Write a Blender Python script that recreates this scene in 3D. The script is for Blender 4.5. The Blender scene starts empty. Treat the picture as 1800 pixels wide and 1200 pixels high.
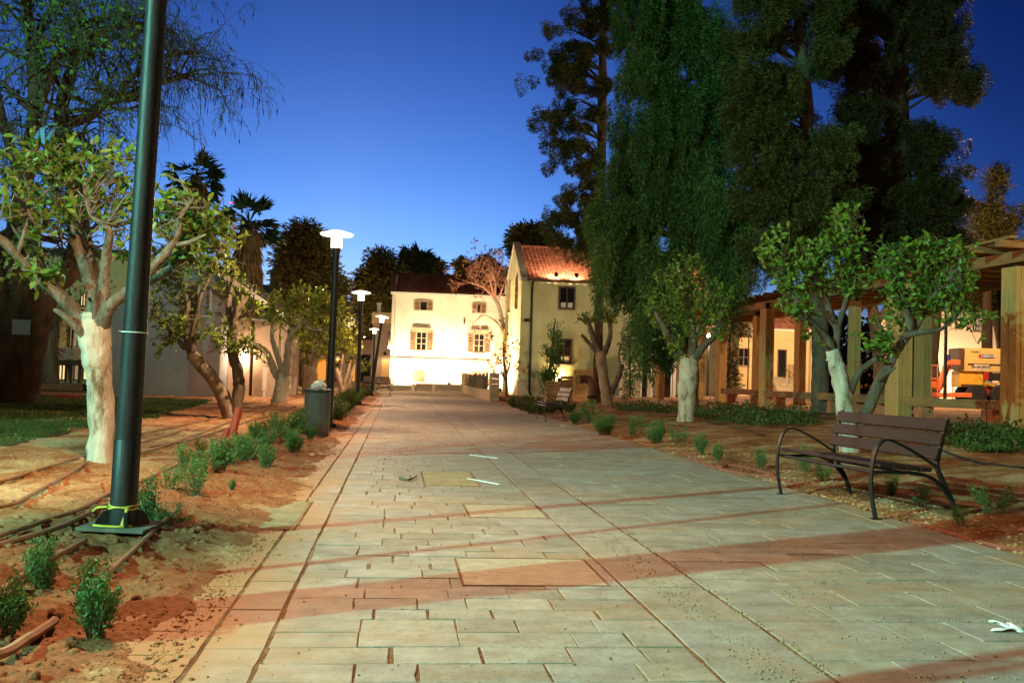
import bpy, math, random
import numpy as np
from mathutils import Vector, Matrix, noise

# ------------------------------------------------------------------ camera
SC = bpy.context.scene
FPX, CAMH, ROLL, PITCH = 1750.0, 1.12, 0.03, math.atan(62 / 1750.0)
cam = bpy.data.objects.new('camera', bpy.data.cameras.new('camera'))
SC.collection.objects.link(cam)
cam.data.sensor_width = 36.0
cam.data.lens = 36.0 * FPX / 1800.0
cam.data.clip_start = 0.1
cam.data.clip_end = 3000
cam.matrix_world = (Matrix.Translation((0, 0, CAMH)) @ Matrix.Rotation(math.pi / 2 + PITCH, 4, 'X')
                    @ Matrix.Rotation(ROLL, 4, 'Z'))
SC.camera = cam
SC.view_settings.view_transform = 'Standard'
SC.view_settings.look = 'None'
SC.view_settings.exposure = 0.15
SC.view_settings.gamma = 1.0
SC.render.engine = 'CYCLES'
SC.cycles.use_denoising = True
SC.cycles.sample_clamp_indirect = 6.0
SC.cycles.max_bounces = 6
SC.cycles.transparent_max_bounces = 12

# ------------------------------------------------------------------ dusk sky
W = bpy.data.worlds.new('World')
SC.world = W
W.use_nodes = True
nt = W.node_tree
bg = nt.nodes['Background']
sky = nt.nodes.new('ShaderNodeTexSky')
sky.sky_type = 'NISHITA'
sky.sun_disc = False
sky.sun_elevation = math.radians(-6)
sky.sun_rotation = math.radians(-8)
sky.ozone_density = 3
sky.dust_density = 0.3
tc = nt.nodes.new('ShaderNodeTexCoord')
sep = nt.nodes.new('ShaderNodeSeparateXYZ')
at = nt.nodes.new('ShaderNodeMath'); at.operation = 'ARCTAN2'
ab = nt.nodes.new('ShaderNodeMath'); ab.operation = 'ADD'; ab.inputs[1].default_value = 0.17
aa = nt.nodes.new('ShaderNodeMath'); aa.operation = 'ABSOLUTE'
rmp = nt.nodes.new('ShaderNodeValToRGB')
mul = nt.nodes.new('ShaderNodeMix'); mul.data_type = 'RGBA'; mul.blend_type = 'MULTIPLY'
mul.inputs[0].default_value = 1.0
nt.links.new(tc.outputs['Generated'], sep.inputs[0])
nt.links.new(sep.outputs[0], at.inputs[0]); nt.links.new(sep.outputs[1], at.inputs[1])
nt.links.new(at.outputs[0], ab.inputs[0]); nt.links.new(ab.outputs[0], aa.inputs[0])
nt.links.new(aa.outputs[0], rmp.inputs[0])
el = rmp.color_ramp.elements
el[0].position = 0.0; el[0].color = (0.95, 1.0, 0.95, 1)      # deeper blue away from the after-glow
el[1].position = 1.0; el[1].color = (0.10, 0.18, 0.30, 1)
e = el.new(0.15); e.color = (0.74, 0.90, 0.92, 1)
e = el.new(0.62); e.color = (0.17, 0.265, 0.40, 1)
nt.links.new(sky.outputs[0], mul.inputs[6]); nt.links.new(rmp.outputs[0], mul.inputs[7])
nt.links.new(mul.outputs[2], bg.inputs[0])
bg.inputs[1].default_value = 30.0

# ------------------------------------------------------------------ lights kept at the top
def lamp(name, kind, loc, energy, col, radius=0.08, target=None, spot=None, blend=0.3):
    d = bpy.data.lights.new(name, kind)
    d.energy = energy
    d.color = col
    d.shadow_soft_size = radius
    o = bpy.data.objects.new(name, d)
    SC.collection.objects.link(o)
    o.location = loc
    if target is not None:
        o.rotation_euler = (Vector(target) - Vector(loc)).to_track_quat('-Z', 'Y').to_euler()
    if spot:
        d.spot_size = math.radians(spot)
        d.spot_blend = blend
    return o

WARM = (1.0, 0.62, 0.36)
GLOW = (1.0, 0.72, 0.42)
TEAL = (0.30, 1.0, 0.80)
MAST = Vector((-15.5, -5.0, 9.0))
lamp('mast_light', 'SPOT', MAST, 29500, TEAL, 0.11, (-15.5 + 13.2, -5.0 + 8.9, 8.0), 140, 0.1)
lamp('mast_light', 'SPOT', MAST + Vector((0, 0, 1.0)), 16000, TEAL, 0.12, (-8.2, 12.6, 0), 15, 0.3)  # second head, added to brighten the lawn strip

# ------------------------------------------------------------------ picture-to-place helpers
def ray(px, py):
    x = (px - 900) / FPX
    y = -(py - 600) / FPX
    c, s = math.cos(ROLL), math.sin(ROLL)
    a = x * c - y * s
    b = x * s + y * c
    return a, math.cos(PITCH) - b * math.sin(PITCH), math.sin(PITCH) + b * math.cos(PITCH)

def A(px, py, Y):
    d = ray(px, py)
    t = Y / d[1]
    return Vector((d[0] * t, Y, CAMH + d[2] * t))

PD = Vector((-0.1132, 0.9936, 0))
PN = Vector((0.9936, 0.1132, 0))
PROT = math.atan2(0.1132, 0.9936)

def ST(s, t, z=0.0):
    return Vector((PD.x * s + PN.x * t, PD.y * s + PN.y * t, z))

def smooth(a, b, x):
    x = min(1.0, max(0.0, (x - a) / (b - a)))
    return x * x * (3 - 2 * x)

def ground_z(X, Y):
    t = X * PN.x + Y * PN.y
    if t > 1:
        dr = t - 4.6 - max(0.0, (Y - 38) * 0.25)
        if dr <= 0:
            return 0.0
        return min(0.045 * dr, 0.37 + 0.012 * (dr - 8)) if dr > 8 else 0.045 * dr
    return 0.09 * (1 - smooth(-2.3, -0.9, t)) if t < -0.9 else 0.0

def G(px, py, lift=0.0):
    d = ray(px, py)
    z = 0.0
    for _ in range(12):
        t = (z - CAMH) / d[2]
        p = Vector((d[0] * t, d[1] * t, z))
        z = 0.5 * z + 0.5 * ground_z(p.x, p.y)
    p.z = z + lift
    return p

# ------------------------------------------------------------------ mesh helpers
OFF = {}

class MB:
    def __init__(self):
        self.v = []
        self.f = []

    def add(self, vs, fs):
        n = len(self.v)
        self.v.extend([tuple(p) for p in vs])
        self.f.extend([tuple(i + n for i in q) for q in fs])

    def box(self, c, s, R=None):
        c = Vector(c)
        vs = []
        for z in (-.5, .5):
            for y in (-.5, .5):
                for x in (-.5, .5):
                    p = Vector((x * s[0], y * s[1], z * s[2]))
                    vs.append(c + (R @ p if R else p))
        self.add(vs, [(0, 2, 3, 1), (4, 5, 7, 6), (0, 1, 5, 4), (2, 6, 7, 3), (0, 4, 6, 2), (1, 3, 7, 5)])

    def b(self, x0, x1, y0, y1, z0, z1):
        self.box(((x0 + x1) / 2, (y0 + y1) / 2, (z0 + z1) / 2), (abs(x1 - x0), abs(y1 - y0), abs(z1 - z0)))

    def beam(self, p0, p1, w, h, ext=0.0):
        p0, p1 = Vector(p0), Vector(p1)
        d = (p1 - p0).normalized()
        up = Vector((0, 0, 1)) if abs(d.z) < 0.95 else Vector((0, 1, 0))
        sx = d.cross(up).normalized()
        up = sx.cross(d)
        R = Matrix((sx, d, up)).transposed()
        self.box((p0 + p1) / 2, (w, (p1 - p0).length + 2 * ext, h), R)

    def tube(self, pts, rs, n=8, cap=True, wob=0.0, seed=0.0, flat=1.0):
        pts = [Vector(p) for p in pts]
        m = len(pts)
        if not hasattr(rs, '__len__'):
            rs = [rs] * m
        base = len(self.v)
        tan = []
        for i in range(m):
            d = pts[min(i + 1, m - 1)] - pts[max(i - 1, 0)]
            tan.append(d.normalized() if d.length > 1e-9 else Vector((0, 0, 1)))
        up = Vector((0, 1, 0)) if abs(tan[0].y) < 0.9 else Vector((1, 0, 0))
        N = (up - tan[0] * up.dot(tan[0])).normalized()
        for i in range(m):
            N = (N - tan[i] * N.dot(tan[i]))
            N = N.normalized() if N.length > 1e-6 else tan[i].orthogonal().normalized()
            B = tan[i].cross(N)
            for k in range(n):
                a = 2 * math.pi * k / n
                r = rs[i]
                o = N * math.cos(a) + B * (math.sin(a) * flat)
                if wob:
                    q = pts[i] * (0.30 / max(r, 0.03)) + o * 0.9 + Vector((seed, seed * 1.7, 0))
                    r = r * (1 + wob * noise.noise(q) + 0.5 * wob * noise.noise(q * 2.7))
                self.v.append(tuple(pts[i] + o * r))
        for i in range(m - 1):
            for k in range(n):
                a0 = base + i * n + k
                a1 = base + i * n + (k + 1) % n
                self.f.append((a0, a1, a1 + n, a0 + n))
        if cap:
            self.f.append(tuple(base + k for k in reversed(range(n))))
            self.f.append(tuple(base + (m - 1) * n + k for k in range(n)))

    def lathe(self, prof, c=(0, 0, 0), n=24):
        c = Vector(c)
        base = len(self.v)
        m = len(prof)
        for r, z in prof:
            for k in range(n):
                a = 2 * math.pi * k / n
                self.v.append((c.x + r * math.cos(a), c.y + r * math.sin(a), c.z + z))
        for i in range(m - 1):
            for k in range(n):
                a0 = base + i * n + k
                a1 = base + i * n + (k + 1) % n
                self.f.append((a0, a1, a1 + n, a0 + n))
        if prof[0][0] > 1e-4:
            self.f.append(tuple(base + k for k in reversed(range(n))))
        if prof[-1][0] > 1e-4:
            self.f.append(tuple(base + (m - 1) * n + k for k in range(n)))

    def extrude(self, poly, vec):
        n = len(poly)
        poly = [Vector(p) for p in poly]
        vec = Vector(vec)
        self.add(poly + [p + vec for p in poly],
                 [tuple(reversed(range(n))), tuple(range(n, 2 * n))] +
                 [(i, (i + 1) % n, n + (i + 1) % n, n + i) for i in range(n)])

    def build(self, name, mat, parent=None, smooth=False, bev=0.0, label=None, cat=None, group=None, kind=None, at=None):
        me = bpy.data.meshes.new(name)
        off = Vector((0, 0, 0))
        if parent is not None:
            off = OFF.get(parent.name, off)
        elif at is not None:
            off = Vector(at)
        vv = self.v
        if off.length > 0:
            vv = [(p[0] - off.x, p[1] - off.y, p[2] - off.z) for p in vv]
        me.from_pydata(vv, [], self.f)
        me.materials.append(mat)
        if smooth:
            me.polygons.foreach_set('use_smooth', [True] * len(me.polygons))
            try:
                me.set_sharp_from_angle(angle=math.radians(45))
            except Exception:
                pass
        o = link(name, me, parent)
        if parent is None and at is not None:
            o.location = off
        OFF[o.name] = off
        if bev:
            md = o.modifiers.new('bevel', 'BEVEL')
            md.width = bev
            md.segments = 2
            md.limit_method = 'ANGLE'
        tag(o, label, cat, group, kind)
        return o

def link(name, me, parent=None):
    o = bpy.data.objects.new(name, me)
    SC.collection.objects.link(o)
    if parent is not None:
        o.parent = parent
    return o

def tag(o, label=None, cat=None, group=None, kind=None):
    for k, v in (('label', label), ('category', cat), ('group', group), ('kind', kind)):
        if v:
            o[k] = v
    return o

def thing(name, label, cat, at=None, group=None):
    """an Empty at the base of a thing; with 'at' its parts are given in world coordinates"""
    o = bpy.data.objects.new(name, None)
    SC.collection.objects.link(o)
    o.empty_display_size = 0.2
    tag(o, label, cat, group)
    if at is not None:
        o.location = at
        OFF[o.name] = Vector(at)
    return o

KIDS = {}
def copy_tree(o, parent=None):
    c = o.copy()
    SC.collection.objects.link(c)
    c.parent = parent
    for ch in [x for x in SC.collection.objects if x.parent == o]:
        copy_tree(ch, c)
    return c

def spline(pts, k=5):
    """Catmull-Rom through points (any tuple length)"""
    P = [np.array(p, float) for p in pts]
    if len(P) < 3:
        return [tuple(P[0] + (P[-1] - P[0]) * i / k) for i in range(k + 1)]
    P = [2 * P[0] - P[1]] + P + [2 * P[-1] - P[-2]]
    out = []
    for i in range(1, len(P) - 2):
        for j in range(k):
            t = j / k
            a, b, c, d = P[i - 1], P[i], P[i + 1], P[i + 2]
            out.append(tuple(0.5 * ((2 * b) + (c - a) * t + (2 * a - 5 * b + 4 * c - d) * t * t + (3 * b - a - 3 * c + d) * t ** 3)))
    out.append(tuple(P[-2]))
    return out

def np_mesh(name, V, F, mat, parent=None, **kw):
    me = bpy.data.meshes.new(name)
    off = OFF.get(parent.name, Vector((0, 0, 0))) if parent is not None else Vector(kw.pop('at', (0, 0, 0)) or (0, 0, 0))
    V = np.asarray(V, np.float32) - np.array(off, np.float32)
    F = np.asarray(F, np.int32)
    k = F.shape[1]
    me.vertices.add(len(V))
    me.vertices.foreach_set('co', V.ravel())
    me.loops.add(F.size)
    me.loops.foreach_set('vertex_index', F.ravel())
    me.polygons.add(len(F))
    me.polygons.foreach_set('loop_start', np.arange(0, F.size, k, dtype=np.int32))
    me.polygons.foreach_set('loop_total', np.full(len(F), k, np.int32))
    me.update(calc_edges=True)
    me.materials.append(mat)
    if kw.pop('smooth', False):
        me.polygons.foreach_set('use_smooth', [True] * len(F))
    o = link(name, me, parent)
    if parent is None:
        o.location = off
    OFF[o.name] = off
    tag(o, kw.get('label'), kw.get('cat'), kw.get('group'), kw.get('kind'))
    return o

def leaves(name, mat, parent, P, D, L, Wd, rng, shape='leaf', **kw):
    P = np.asarray(P, float); D = np.asarray(D, float)
    n = len(P)
    L = np.broadcast_to(np.asarray(L, float), (n,)); Wd = np.broadcast_to(np.asarray(Wd, float), (n,))
    D = D / (np.linalg.norm(D, axis=1, keepdims=True) + 1e-9)
    R = rng.normal(size=(n, 3)); R[:, 2] += 0.8 if shape == 'leaf' else 0.0
    S = np.cross(D, R); S /= (np.linalg.norm(S, axis=1, keepdims=True) + 1e-9)
    N = np.cross(S, D)
    L1 = L[:, None]; W1 = Wd[:, None]
    if shape == 'leaf':
        f = 0.14
        v = [P, P + .3 * L1 * D + .5 * W1 * S + f * W1 * N, P + .68 * L1 * D + .42 * W1 * S + f * W1 * N - .05 * L1 * N,
             P + L1 * D - .12 * L1 * N, P + .68 * L1 * D - .42 * W1 * S + f * W1 * N - .05 * L1 * N, P + .3 * L1 * D - .5 * W1 * S + f * W1 * N]
        V = np.stack(v, 1).reshape(-1, 3)
        b = np.arange(n)[:, None] * 6
        F = np.concatenate([b + np.array([[0, 1, 2, 3]]), b + np.array([[0, 3, 4, 5]])])
    else:
        v = [P, P + .45 * L1 * D + .5 * W1 * S, P + L1 * D + .1 * L1 * N, P + .45 * L1 * D - .5 * W1 * S]
        V = np.stack(v, 1).reshape(-1, 3)
        b = np.arange(n)[:, None] * 4
        F = b + np.array([[0, 1, 2, 3]])
    tone = kw.pop('tone', None)
    o = np_mesh(name, V, F, mat, parent, **kw)
    tn = np.full(n, .5) if tone is None else np.asarray(tone, float)
    a = o.data.attributes.new('tone', 'FLOAT', 'POINT')
    a.data.foreach_set('value', np.repeat(tn, len(V) // n).astype(np.float32))
    return o

def in_poly(x, y, poly):
    c = False
    n = len(poly)
    j = n - 1
    for i in range(n):
        xi, yi = poly[i]; xj, yj = poly[j]
        if (yi > y) != (yj > y) and x < (xj - xi) * (y - yi) / (yj - yi) + xi:
            c = not c
        j = i
    return c

def poly_sample(poly, n, rnd):
    xs = [p[0] for p in poly]; ys = [p[1] for p in poly]
    out = []
    while len(out) < n:
        x = rnd.uniform(min(xs), max(xs)); y = rnd.uniform(min(ys), max(ys))
        if in_poly(x, y, poly):
            out.append((x, y))
    return out

def text_mesh(s, size, mb, origin, xdir, ydir, depth=0.006, align='CENTER'):
    """lettering as solid geometry appended to mb; origin/xdir/ydir place the text plane"""
    cu = bpy.data.curves.new('t', 'FONT')
    cu.body = s
    cu.size = size
    cu.extrude = depth
    cu.align_x = align
    cu.align_y = 'CENTER'
    ob = bpy.data.objects.new('t', cu)
    SC.collection.objects.link(ob)
    me = bpy.data.meshes.new_from_object(ob.evaluated_get(bpy.context.evaluated_depsgraph_get()))
    xd, yd = Vector(xdir), Vector(ydir)
    zd = xd.cross(yd)
    mb.add([Vector(origin) + xd * v.co.x + yd * v.co.y + zd * v.co.z for v in me.vertices],
           [tuple(p.vertices) for p in me.polygons])
    bpy.data.objects.remove(ob)
    bpy.data.curves.remove(cu)
    bpy.data.meshes.remove(me)

# ------------------------------------------------------------------ materials
def new_mat(name):
    m = bpy.data.materials.new(name)
    m.use_nodes = True
    n = m.node_tree
    return m, n, n.nodes['Principled BSDF']

def nd(n, t, **kw):
    x = n.nodes.new(t)
    for k, v in kw.items():
        setattr(x, k, v)
    return x

def surf(name, c1, c2, scale=3.0, rough=0.7, bump=0.2, bscale=None, metal=0.0, detail=6.0, spread=(0.35, 0.65), c3=None, stretch=None, bdist=0.02, spec=0.3):
    """two or three colours mixed by noise, noise bump"""
    m, n, p = new_mat(name)
    g = nd(n, 'ShaderNodeTexCoord')
    src = g.outputs['Object']
    if stretch:
        mp = nd(n, 'ShaderNodeMapping'); mp.inputs['Scale'].default_value = stretch
        n.links.new(src, mp.inputs[0]); src = mp.outputs[0]
    t = nd(n, 'ShaderNodeTexNoise'); t.inputs['Scale'].default_value = scale; t.inputs['Detail'].default_value = detail
    t.inputs['Roughness'].default_value = 0.65
    n.links.new(src, t.inputs[0])
    r = nd(n, 'ShaderNodeValToRGB')
    r.color_ramp.elements[0].position = spread[0]; r.color_ramp.elements[0].color = (*c1, 1)
    r.color_ramp.elements[1].position = spread[1]; r.color_ramp.elements[1].color = (*c2, 1)
    if c3:
        e = r.color_ramp.elements.new(min(0.98, spread[1] + 0.12)); e.color = (*c3, 1)
    n.links.new(t.outputs[0], r.inputs[0]); n.links.new(r.outputs[0], p.inputs['Base Color'])
    p.inputs['Roughness'].default_value = rough
    p.inputs['Metallic'].default_value = metal
    p.inputs['Specular IOR Level'].default_value = spec
    if bump:
        t2 = nd(n, 'ShaderNodeTexNoise'); t2.inputs['Scale'].default_value = bscale or scale * 8; t2.inputs['Detail'].default_value = 5
        n.links.new(src, t2.inputs[0])
        b = nd(n, 'ShaderNodeBump'); b.inputs['Strength'].default_value = bump; b.inputs['Distance'].default_value = bdist
        n.links.new(t2.outputs[0], b.inputs['Height']); n.links.new(b.outputs[0], p.inputs['Normal'])
    return m

def leafmat(name, cols, rough=0.45, trans=0.25, spec=0.35):
    m, n, p = new_mat(name)
    g = nd(n, 'ShaderNodeNewGeometry')
    r = nd(n, 'ShaderNodeValToRGB')
    els = r.color_ramp.elements
    els[0].position = 0; els[0].color = (*cols[0], 1)
    els[1].position = 1; els[1].color = (*cols[-1], 1)
    for i, c in enumerate(cols[1:-1]):
        e = els.new((i + 1) / (len(cols) - 1)); e.color = (*c, 1)
    at_ = nd(n, 'ShaderNodeAttribute', attribute_name='tone')
    m1 = nd(n, 'ShaderNodeMath', operation='MULTIPLY_ADD'); m1.inputs[1].default_value = .55; m1.inputs[2].default_value = -.05
    n.links.new(g.outputs['Random Per Island'], m1.inputs[0])
    m2 = nd(n, 'ShaderNodeMath', operation='MULTIPLY_ADD', use_clamp=True); m2.inputs[1].default_value = .5
    n.links.new(at_.outputs['Fac'], m2.inputs[0]); n.links.new(m1.outputs[0], m2.inputs[2])
    n.links.new(m2.outputs[0], r.inputs[0])
    n.links.new(r.outputs[0], p.inputs['Base Color'])
    p.inputs['Roughness'].default_value = rough
    p.inputs['Specular IOR Level'].default_value = spec
    if trans:
        tr = nd(n, 'ShaderNodeBsdfTranslucent')
        n.links.new(r.outputs[0], tr.inputs[0])
        mx = nd(n, 'ShaderNodeMixShader'); mx.inputs[0].default_value = trans
        n.links.new(p.outputs[0], mx.inputs[1]); n.links.new(tr.outputs[0], mx.inputs[2])
        n.links.new(mx.outputs[0], n.nodes['Material Output'].inputs[0])
    return m

def emit(name, col, strength):
    m, n, p = new_mat(name)
    e = nd(n, 'ShaderNodeEmission'); e.inputs[0].default_value = (*col, 1); e.inputs[1].default_value = strength
    n.links.new(e.outputs[0], n.nodes['Material Output'].inputs[0])
    m.cycles.emission_sampling = 'NONE'
    return m

def opal(name, col, strength, clear):
    """frosted lamp glass: glows and lets the lamp inside shine through"""
    m, n, p = new_mat(name)
    e = nd(n, 'ShaderNodeEmission'); e.inputs[0].default_value = (*col, 1); e.inputs[1].default_value = strength
    t = nd(n, 'ShaderNodeBsdfTransparent')
    x = nd(n, 'ShaderNodeMixShader'); x.inputs[0].default_value = clear
    n.links.new(e.outputs[0], x.inputs[1]); n.links.new(t.outputs[0], x.inputs[2])
    n.links.new(x.outputs[0], n.nodes['Material Output'].inputs[0])
    m.cycles.emission_sampling = 'NONE'
    return m

def tilemat(name, c1, c2):
    m, n, p = new_mat(name)
    g = nd(n, 'ShaderNodeNewGeometry')
    r = nd(n, 'ShaderNodeValToRGB')
    r.color_ramp.elements[0].color = (*c1, 1); r.color_ramp.elements[1].color = (*c2, 1)
    n.links.new(g.outputs['Random Per Island'], r.inputs[0]); n.links.new(r.outputs[0], p.inputs['Base Color'])
    p.inputs['Roughness'].default_value = 0.75
    return m

M = {}
M['stucco_white'] = surf('stucco_white', (.50, .44, .34), (.72, .66, .54), .8, .9, .35, 22, spread=(.25, .6), detail=9)
M['stucco_cream'] = surf('stucco_cream', (.42, .40, .20), (.60, .57, .33), .6, .9, .25, 25)
M['stucco_plinth'] = surf('stucco_plinth', (.46, .38, .28), (.54, .46, .35), 1.5, .9, .25, 25)
M['stucco_grey'] = surf('stucco_grey', (.15, .165, .18), (.24, .255, .27), .5, .9, .3, 20, spread=(.3, .7))
M['stucco_pink'] = surf('stucco_pink', (.40, .31, .25), (.46, .37, .30), 1.0, .9, .2, 25)
M['stucco_yellow'] = surf('stucco_yellow', (.62, .46, .22), (.70, .53, .28), 1.0, .9, .2, 25)
M['stucco_peach'] = surf('stucco_peach', (.66, .48, .32), (.72, .54, .37), 1.0, .9, .2, 25)
M['stone'] = surf('stone', (.28, .22, .15), (.42, .34, .24), 4, .9, .5, 14)
M['lintel'] = surf('lintel', (.36, .26, .17), (.44, .33, .22), 4, .9, .3, 14)
M['concrete'] = surf('concrete', (.30, .28, .24), (.40, .37, .31), 5, .9, .35, 40)
M['brown_trim'] = surf('brown_trim', (.07, .035, .02), (.10, .05, .03), 5, .6, .1)
M['shutter'] = surf('shutter', (.20, .13, .08), (.27, .18, .11), 5, .7, .1)
M['white_paint'] = surf('white_paint', (.72, .70, .64), (.80, .78, .72), 5, .5, .05)
M['dark_glass'] = surf('dark_glass', (.008, .008, .010), (.015, .015, .018), 1, .08, 0, spec=.6)
M['black_metal'] = surf('black_metal', (.012, .013, .014), (.022, .023, .024), 20, .38, .06, 160, spec=.5)
M['dark_iron'] = surf('dark_iron', (.006, .006, .007), (.012, .012, .012), 30, .5, .1, 120, spec=.4)
M['bench_wood'] = surf('bench_wood', (.016, .006, .005), (.030, .012, .009), 6, .55, .25, 40, stretch=(1.2, 14, 14))
M['timber'] = surf('timber', (.40, .225, .075), (.56, .345, .13), 2.5, .75, .2, 30, stretch=(5, 5, .6), spread=(.3, .7))
M['timber_flat'] = surf('timber_flat', (.20, .10, .035), (.34, .19, .075), 2.5, .75, .2, 30, stretch=(.7, .7, 5), spread=(.3, .7))
M['bark_citrus'] = surf('bark_citrus', (.07, .056, .036), (.20, .175, .13), 6, .9, 1.0, 30, stretch=(1, 1, .45), c3=(.29, .26, .20), bdist=.03)
M['whitewash'] = surf('whitewash', (.15, .095, .05), (.44, .39, .30), 3.2, .9, .9, 17, stretch=(1.4, 1.4, .5), spread=(.36, .47), c3=(.55, .50, .40), detail=9)
M['bark_dark'] = surf('bark_dark', (.040, .023, .013), (.095, .058, .033), 5, .95, .9, 14, stretch=(1, 1, .25), bdist=.05)
M['bark_grey'] = surf('bark_grey', (.075, .058, .038), (.16, .13, .09), 5, .95, .8, 16, stretch=(1, 1, .25), bdist=.04)
M['bark_pale'] = surf('bark_pale', (.22, .17, .11), (.38, .31, .22), 6, .9, .5, 18, stretch=(1, 1, .5))
M['twig_dark'] = surf('twig_dark', (.07, .058, .028), (.15, .125, .06), 8, .9, 0)
M['twig_brown'] = surf('twig_brown', (.045, .034, .018), (.095, .075, .040), 8, .9, 0)
M['twig_pink'] = surf('twig_pink', (.42, .20, .14), (.55, .30, .22), 8, .9, 0)
M['red_hose'] = surf('red_hose', (.22, .05, .035), (.32, .10, .07), 10, .6, .1)
M['brown_hose'] = surf('brown_hose', (.20, .11, .055), (.34, .20, .11), 9, .7, .15)
M['red_pipe'] = surf('red_pipe', (.42, .055, .03), (.55, .09, .05), 8, .5, .05)
M['yellow_tape'] = surf('yellow_tape', (.62, .48, .05), (.75, .62, .10), 12, .45, .1)
M['plastic_white'] = surf('plastic_white', (.70, .70, .68), (.85, .85, .83), 14, .35, .3, 25)
M['lamp_glass'] = opal('lamp_glass', (1, .80, .55), 9.0, .7)
M['lamp_cap'] = opal('lamp_cap', (1.0, .78, .50), 4.5, .5)      # cap disc; its glow is added emission in place of bloom
M['lamp_cap_off'] = surf('lamp_cap_off', (.60, .60, .58), (.70, .70, .68), 4, .4, 0)
M['spot_glass'] = emit('spot_glass', (1, .80, .55), 60.0)
M['window_glow'] = emit('window_glow', (1, .72, .30), 1.1)
M['window_glow_dim'] = emit('window_glow_dim', (1, .70, .36), 0.28)
M['window_glow_amber'] = emit('window_glow_amber', (1, .34, .05), 0.9)
M['roof_dark'] = tilemat('roof_dark', (.14, .035, .026), (.22, .06, .042))
M['roof_red'] = tilemat('roof_red', (.24, .085, .05), (.38, .15, .09))
M['roof_slate'] = surf('roof_slate', (.035, .032, .034), (.06, .055, .055), 4, .8, .2)
M['lift_yellow'] = surf('lift_yellow', (.62, .34, .035), (.70, .40, .05), 3, .45, .05)
M['lift_cream'] = surf('lift_cream', (.55, .38, .12), (.62, .44, .16), 3, .5, .05)
M['lift_orange'] = surf('lift_orange', (.62, .14, .05), (.70, .18, .07), 3, .5, .05)
M['rubber'] = surf('rubber', (.012, .012, .012), (.03, .027, .022), 12, .85, .3, 60)
M['ink'] = surf('ink', (.02, .015, .012), (.03, .02, .016), 5, .8, 0)
M['red_ink'] = surf('red_ink', (.35, .02, .02), (.42, .03, .03), 5, .8, 0)
M['blue_ink'] = surf('blue_ink', (.02, .03, .16), (.03, .04, .20), 5, .6, 0)
M['sign_face'] = surf('sign_face', (.55, .50, .42), (.62, .57, .48), 3, .6, 0)
M['red_cloth'] = surf('red_cloth', (.28, .012, .012), (.40, .03, .025), 5, .9, .3, 20)
M['grey_board'] = surf('grey_board', (.24, .24, .22), (.30, .30, .28), 4, .8, .1)
M['palm_skirt'] = surf('palm_skirt', (.16, .075, .03), (.30, .16, .07), 8, .95, .8, 30, stretch=(1, 1, .15))
M['blue_rag'] = surf('blue_rag', (.02, .10, .20), (.04, .16, .28), 6, .8, .3)
M['brick'] = surf('brick', (.36, .13, .06), (.48, .20, .10), 6, .9, .3)

M['leaf_citrus'] = leafmat('leaf_citrus', [(.05, .12, .018), (.10, .20, .028), (.16, .26, .04), (.26, .28, .05)], .4, .3)
M['leaf_green'] = leafmat('leaf_green', [(.045, .11, .014), (.11, .21, .024), (.20, .30, .036), (.30, .35, .05)], .4, .3)
M['leaf_lamplit'] = leafmat('leaf_lamplit', [(.10, .15, .018), (.22, .26, .03), (.36, .35, .05)], .45, .3)  # brighter leaf tone: lamp light on these crowns put into the colour
M['leaf_olive'] = leafmat('leaf_olive', [(.05, .05, .012), (.11, .10, .022), (.18, .15, .035)])
M['leaf_shrub'] = leafmat('leaf_shrub', [(.04, .12, .035), (.07, .18, .045), (.14, .27, .06)])
M['leaf_hedge'] = leafmat('leaf_hedge', [(.03, .06, .012), (.055, .10, .02), (.09, .14, .03)])
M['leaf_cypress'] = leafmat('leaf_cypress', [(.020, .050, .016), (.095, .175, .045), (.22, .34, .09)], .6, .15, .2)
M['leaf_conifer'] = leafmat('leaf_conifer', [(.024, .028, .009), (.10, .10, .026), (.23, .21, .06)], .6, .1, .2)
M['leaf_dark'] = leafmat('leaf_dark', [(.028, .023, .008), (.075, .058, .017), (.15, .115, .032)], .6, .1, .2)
M['leaf_brown'] = leafmat('leaf_brown', [(.05, .042, .012), (.12, .10, .028), (.22, .18, .05)], .6, .15, .2)
M['leaf_palm'] = leafmat('leaf_palm', [(.025, .038, .014), (.045, .060, .022)], .5, .1, .3)
M['pod'] = leafmat('pod', [(.025, .014, .008), (.05, .028, .014)], .8, 0)
M['grass'] = leafmat('grass', [(.035, .075, .015), (.06, .12, .02), (.09, .15, .03)], .6, .2)

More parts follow.
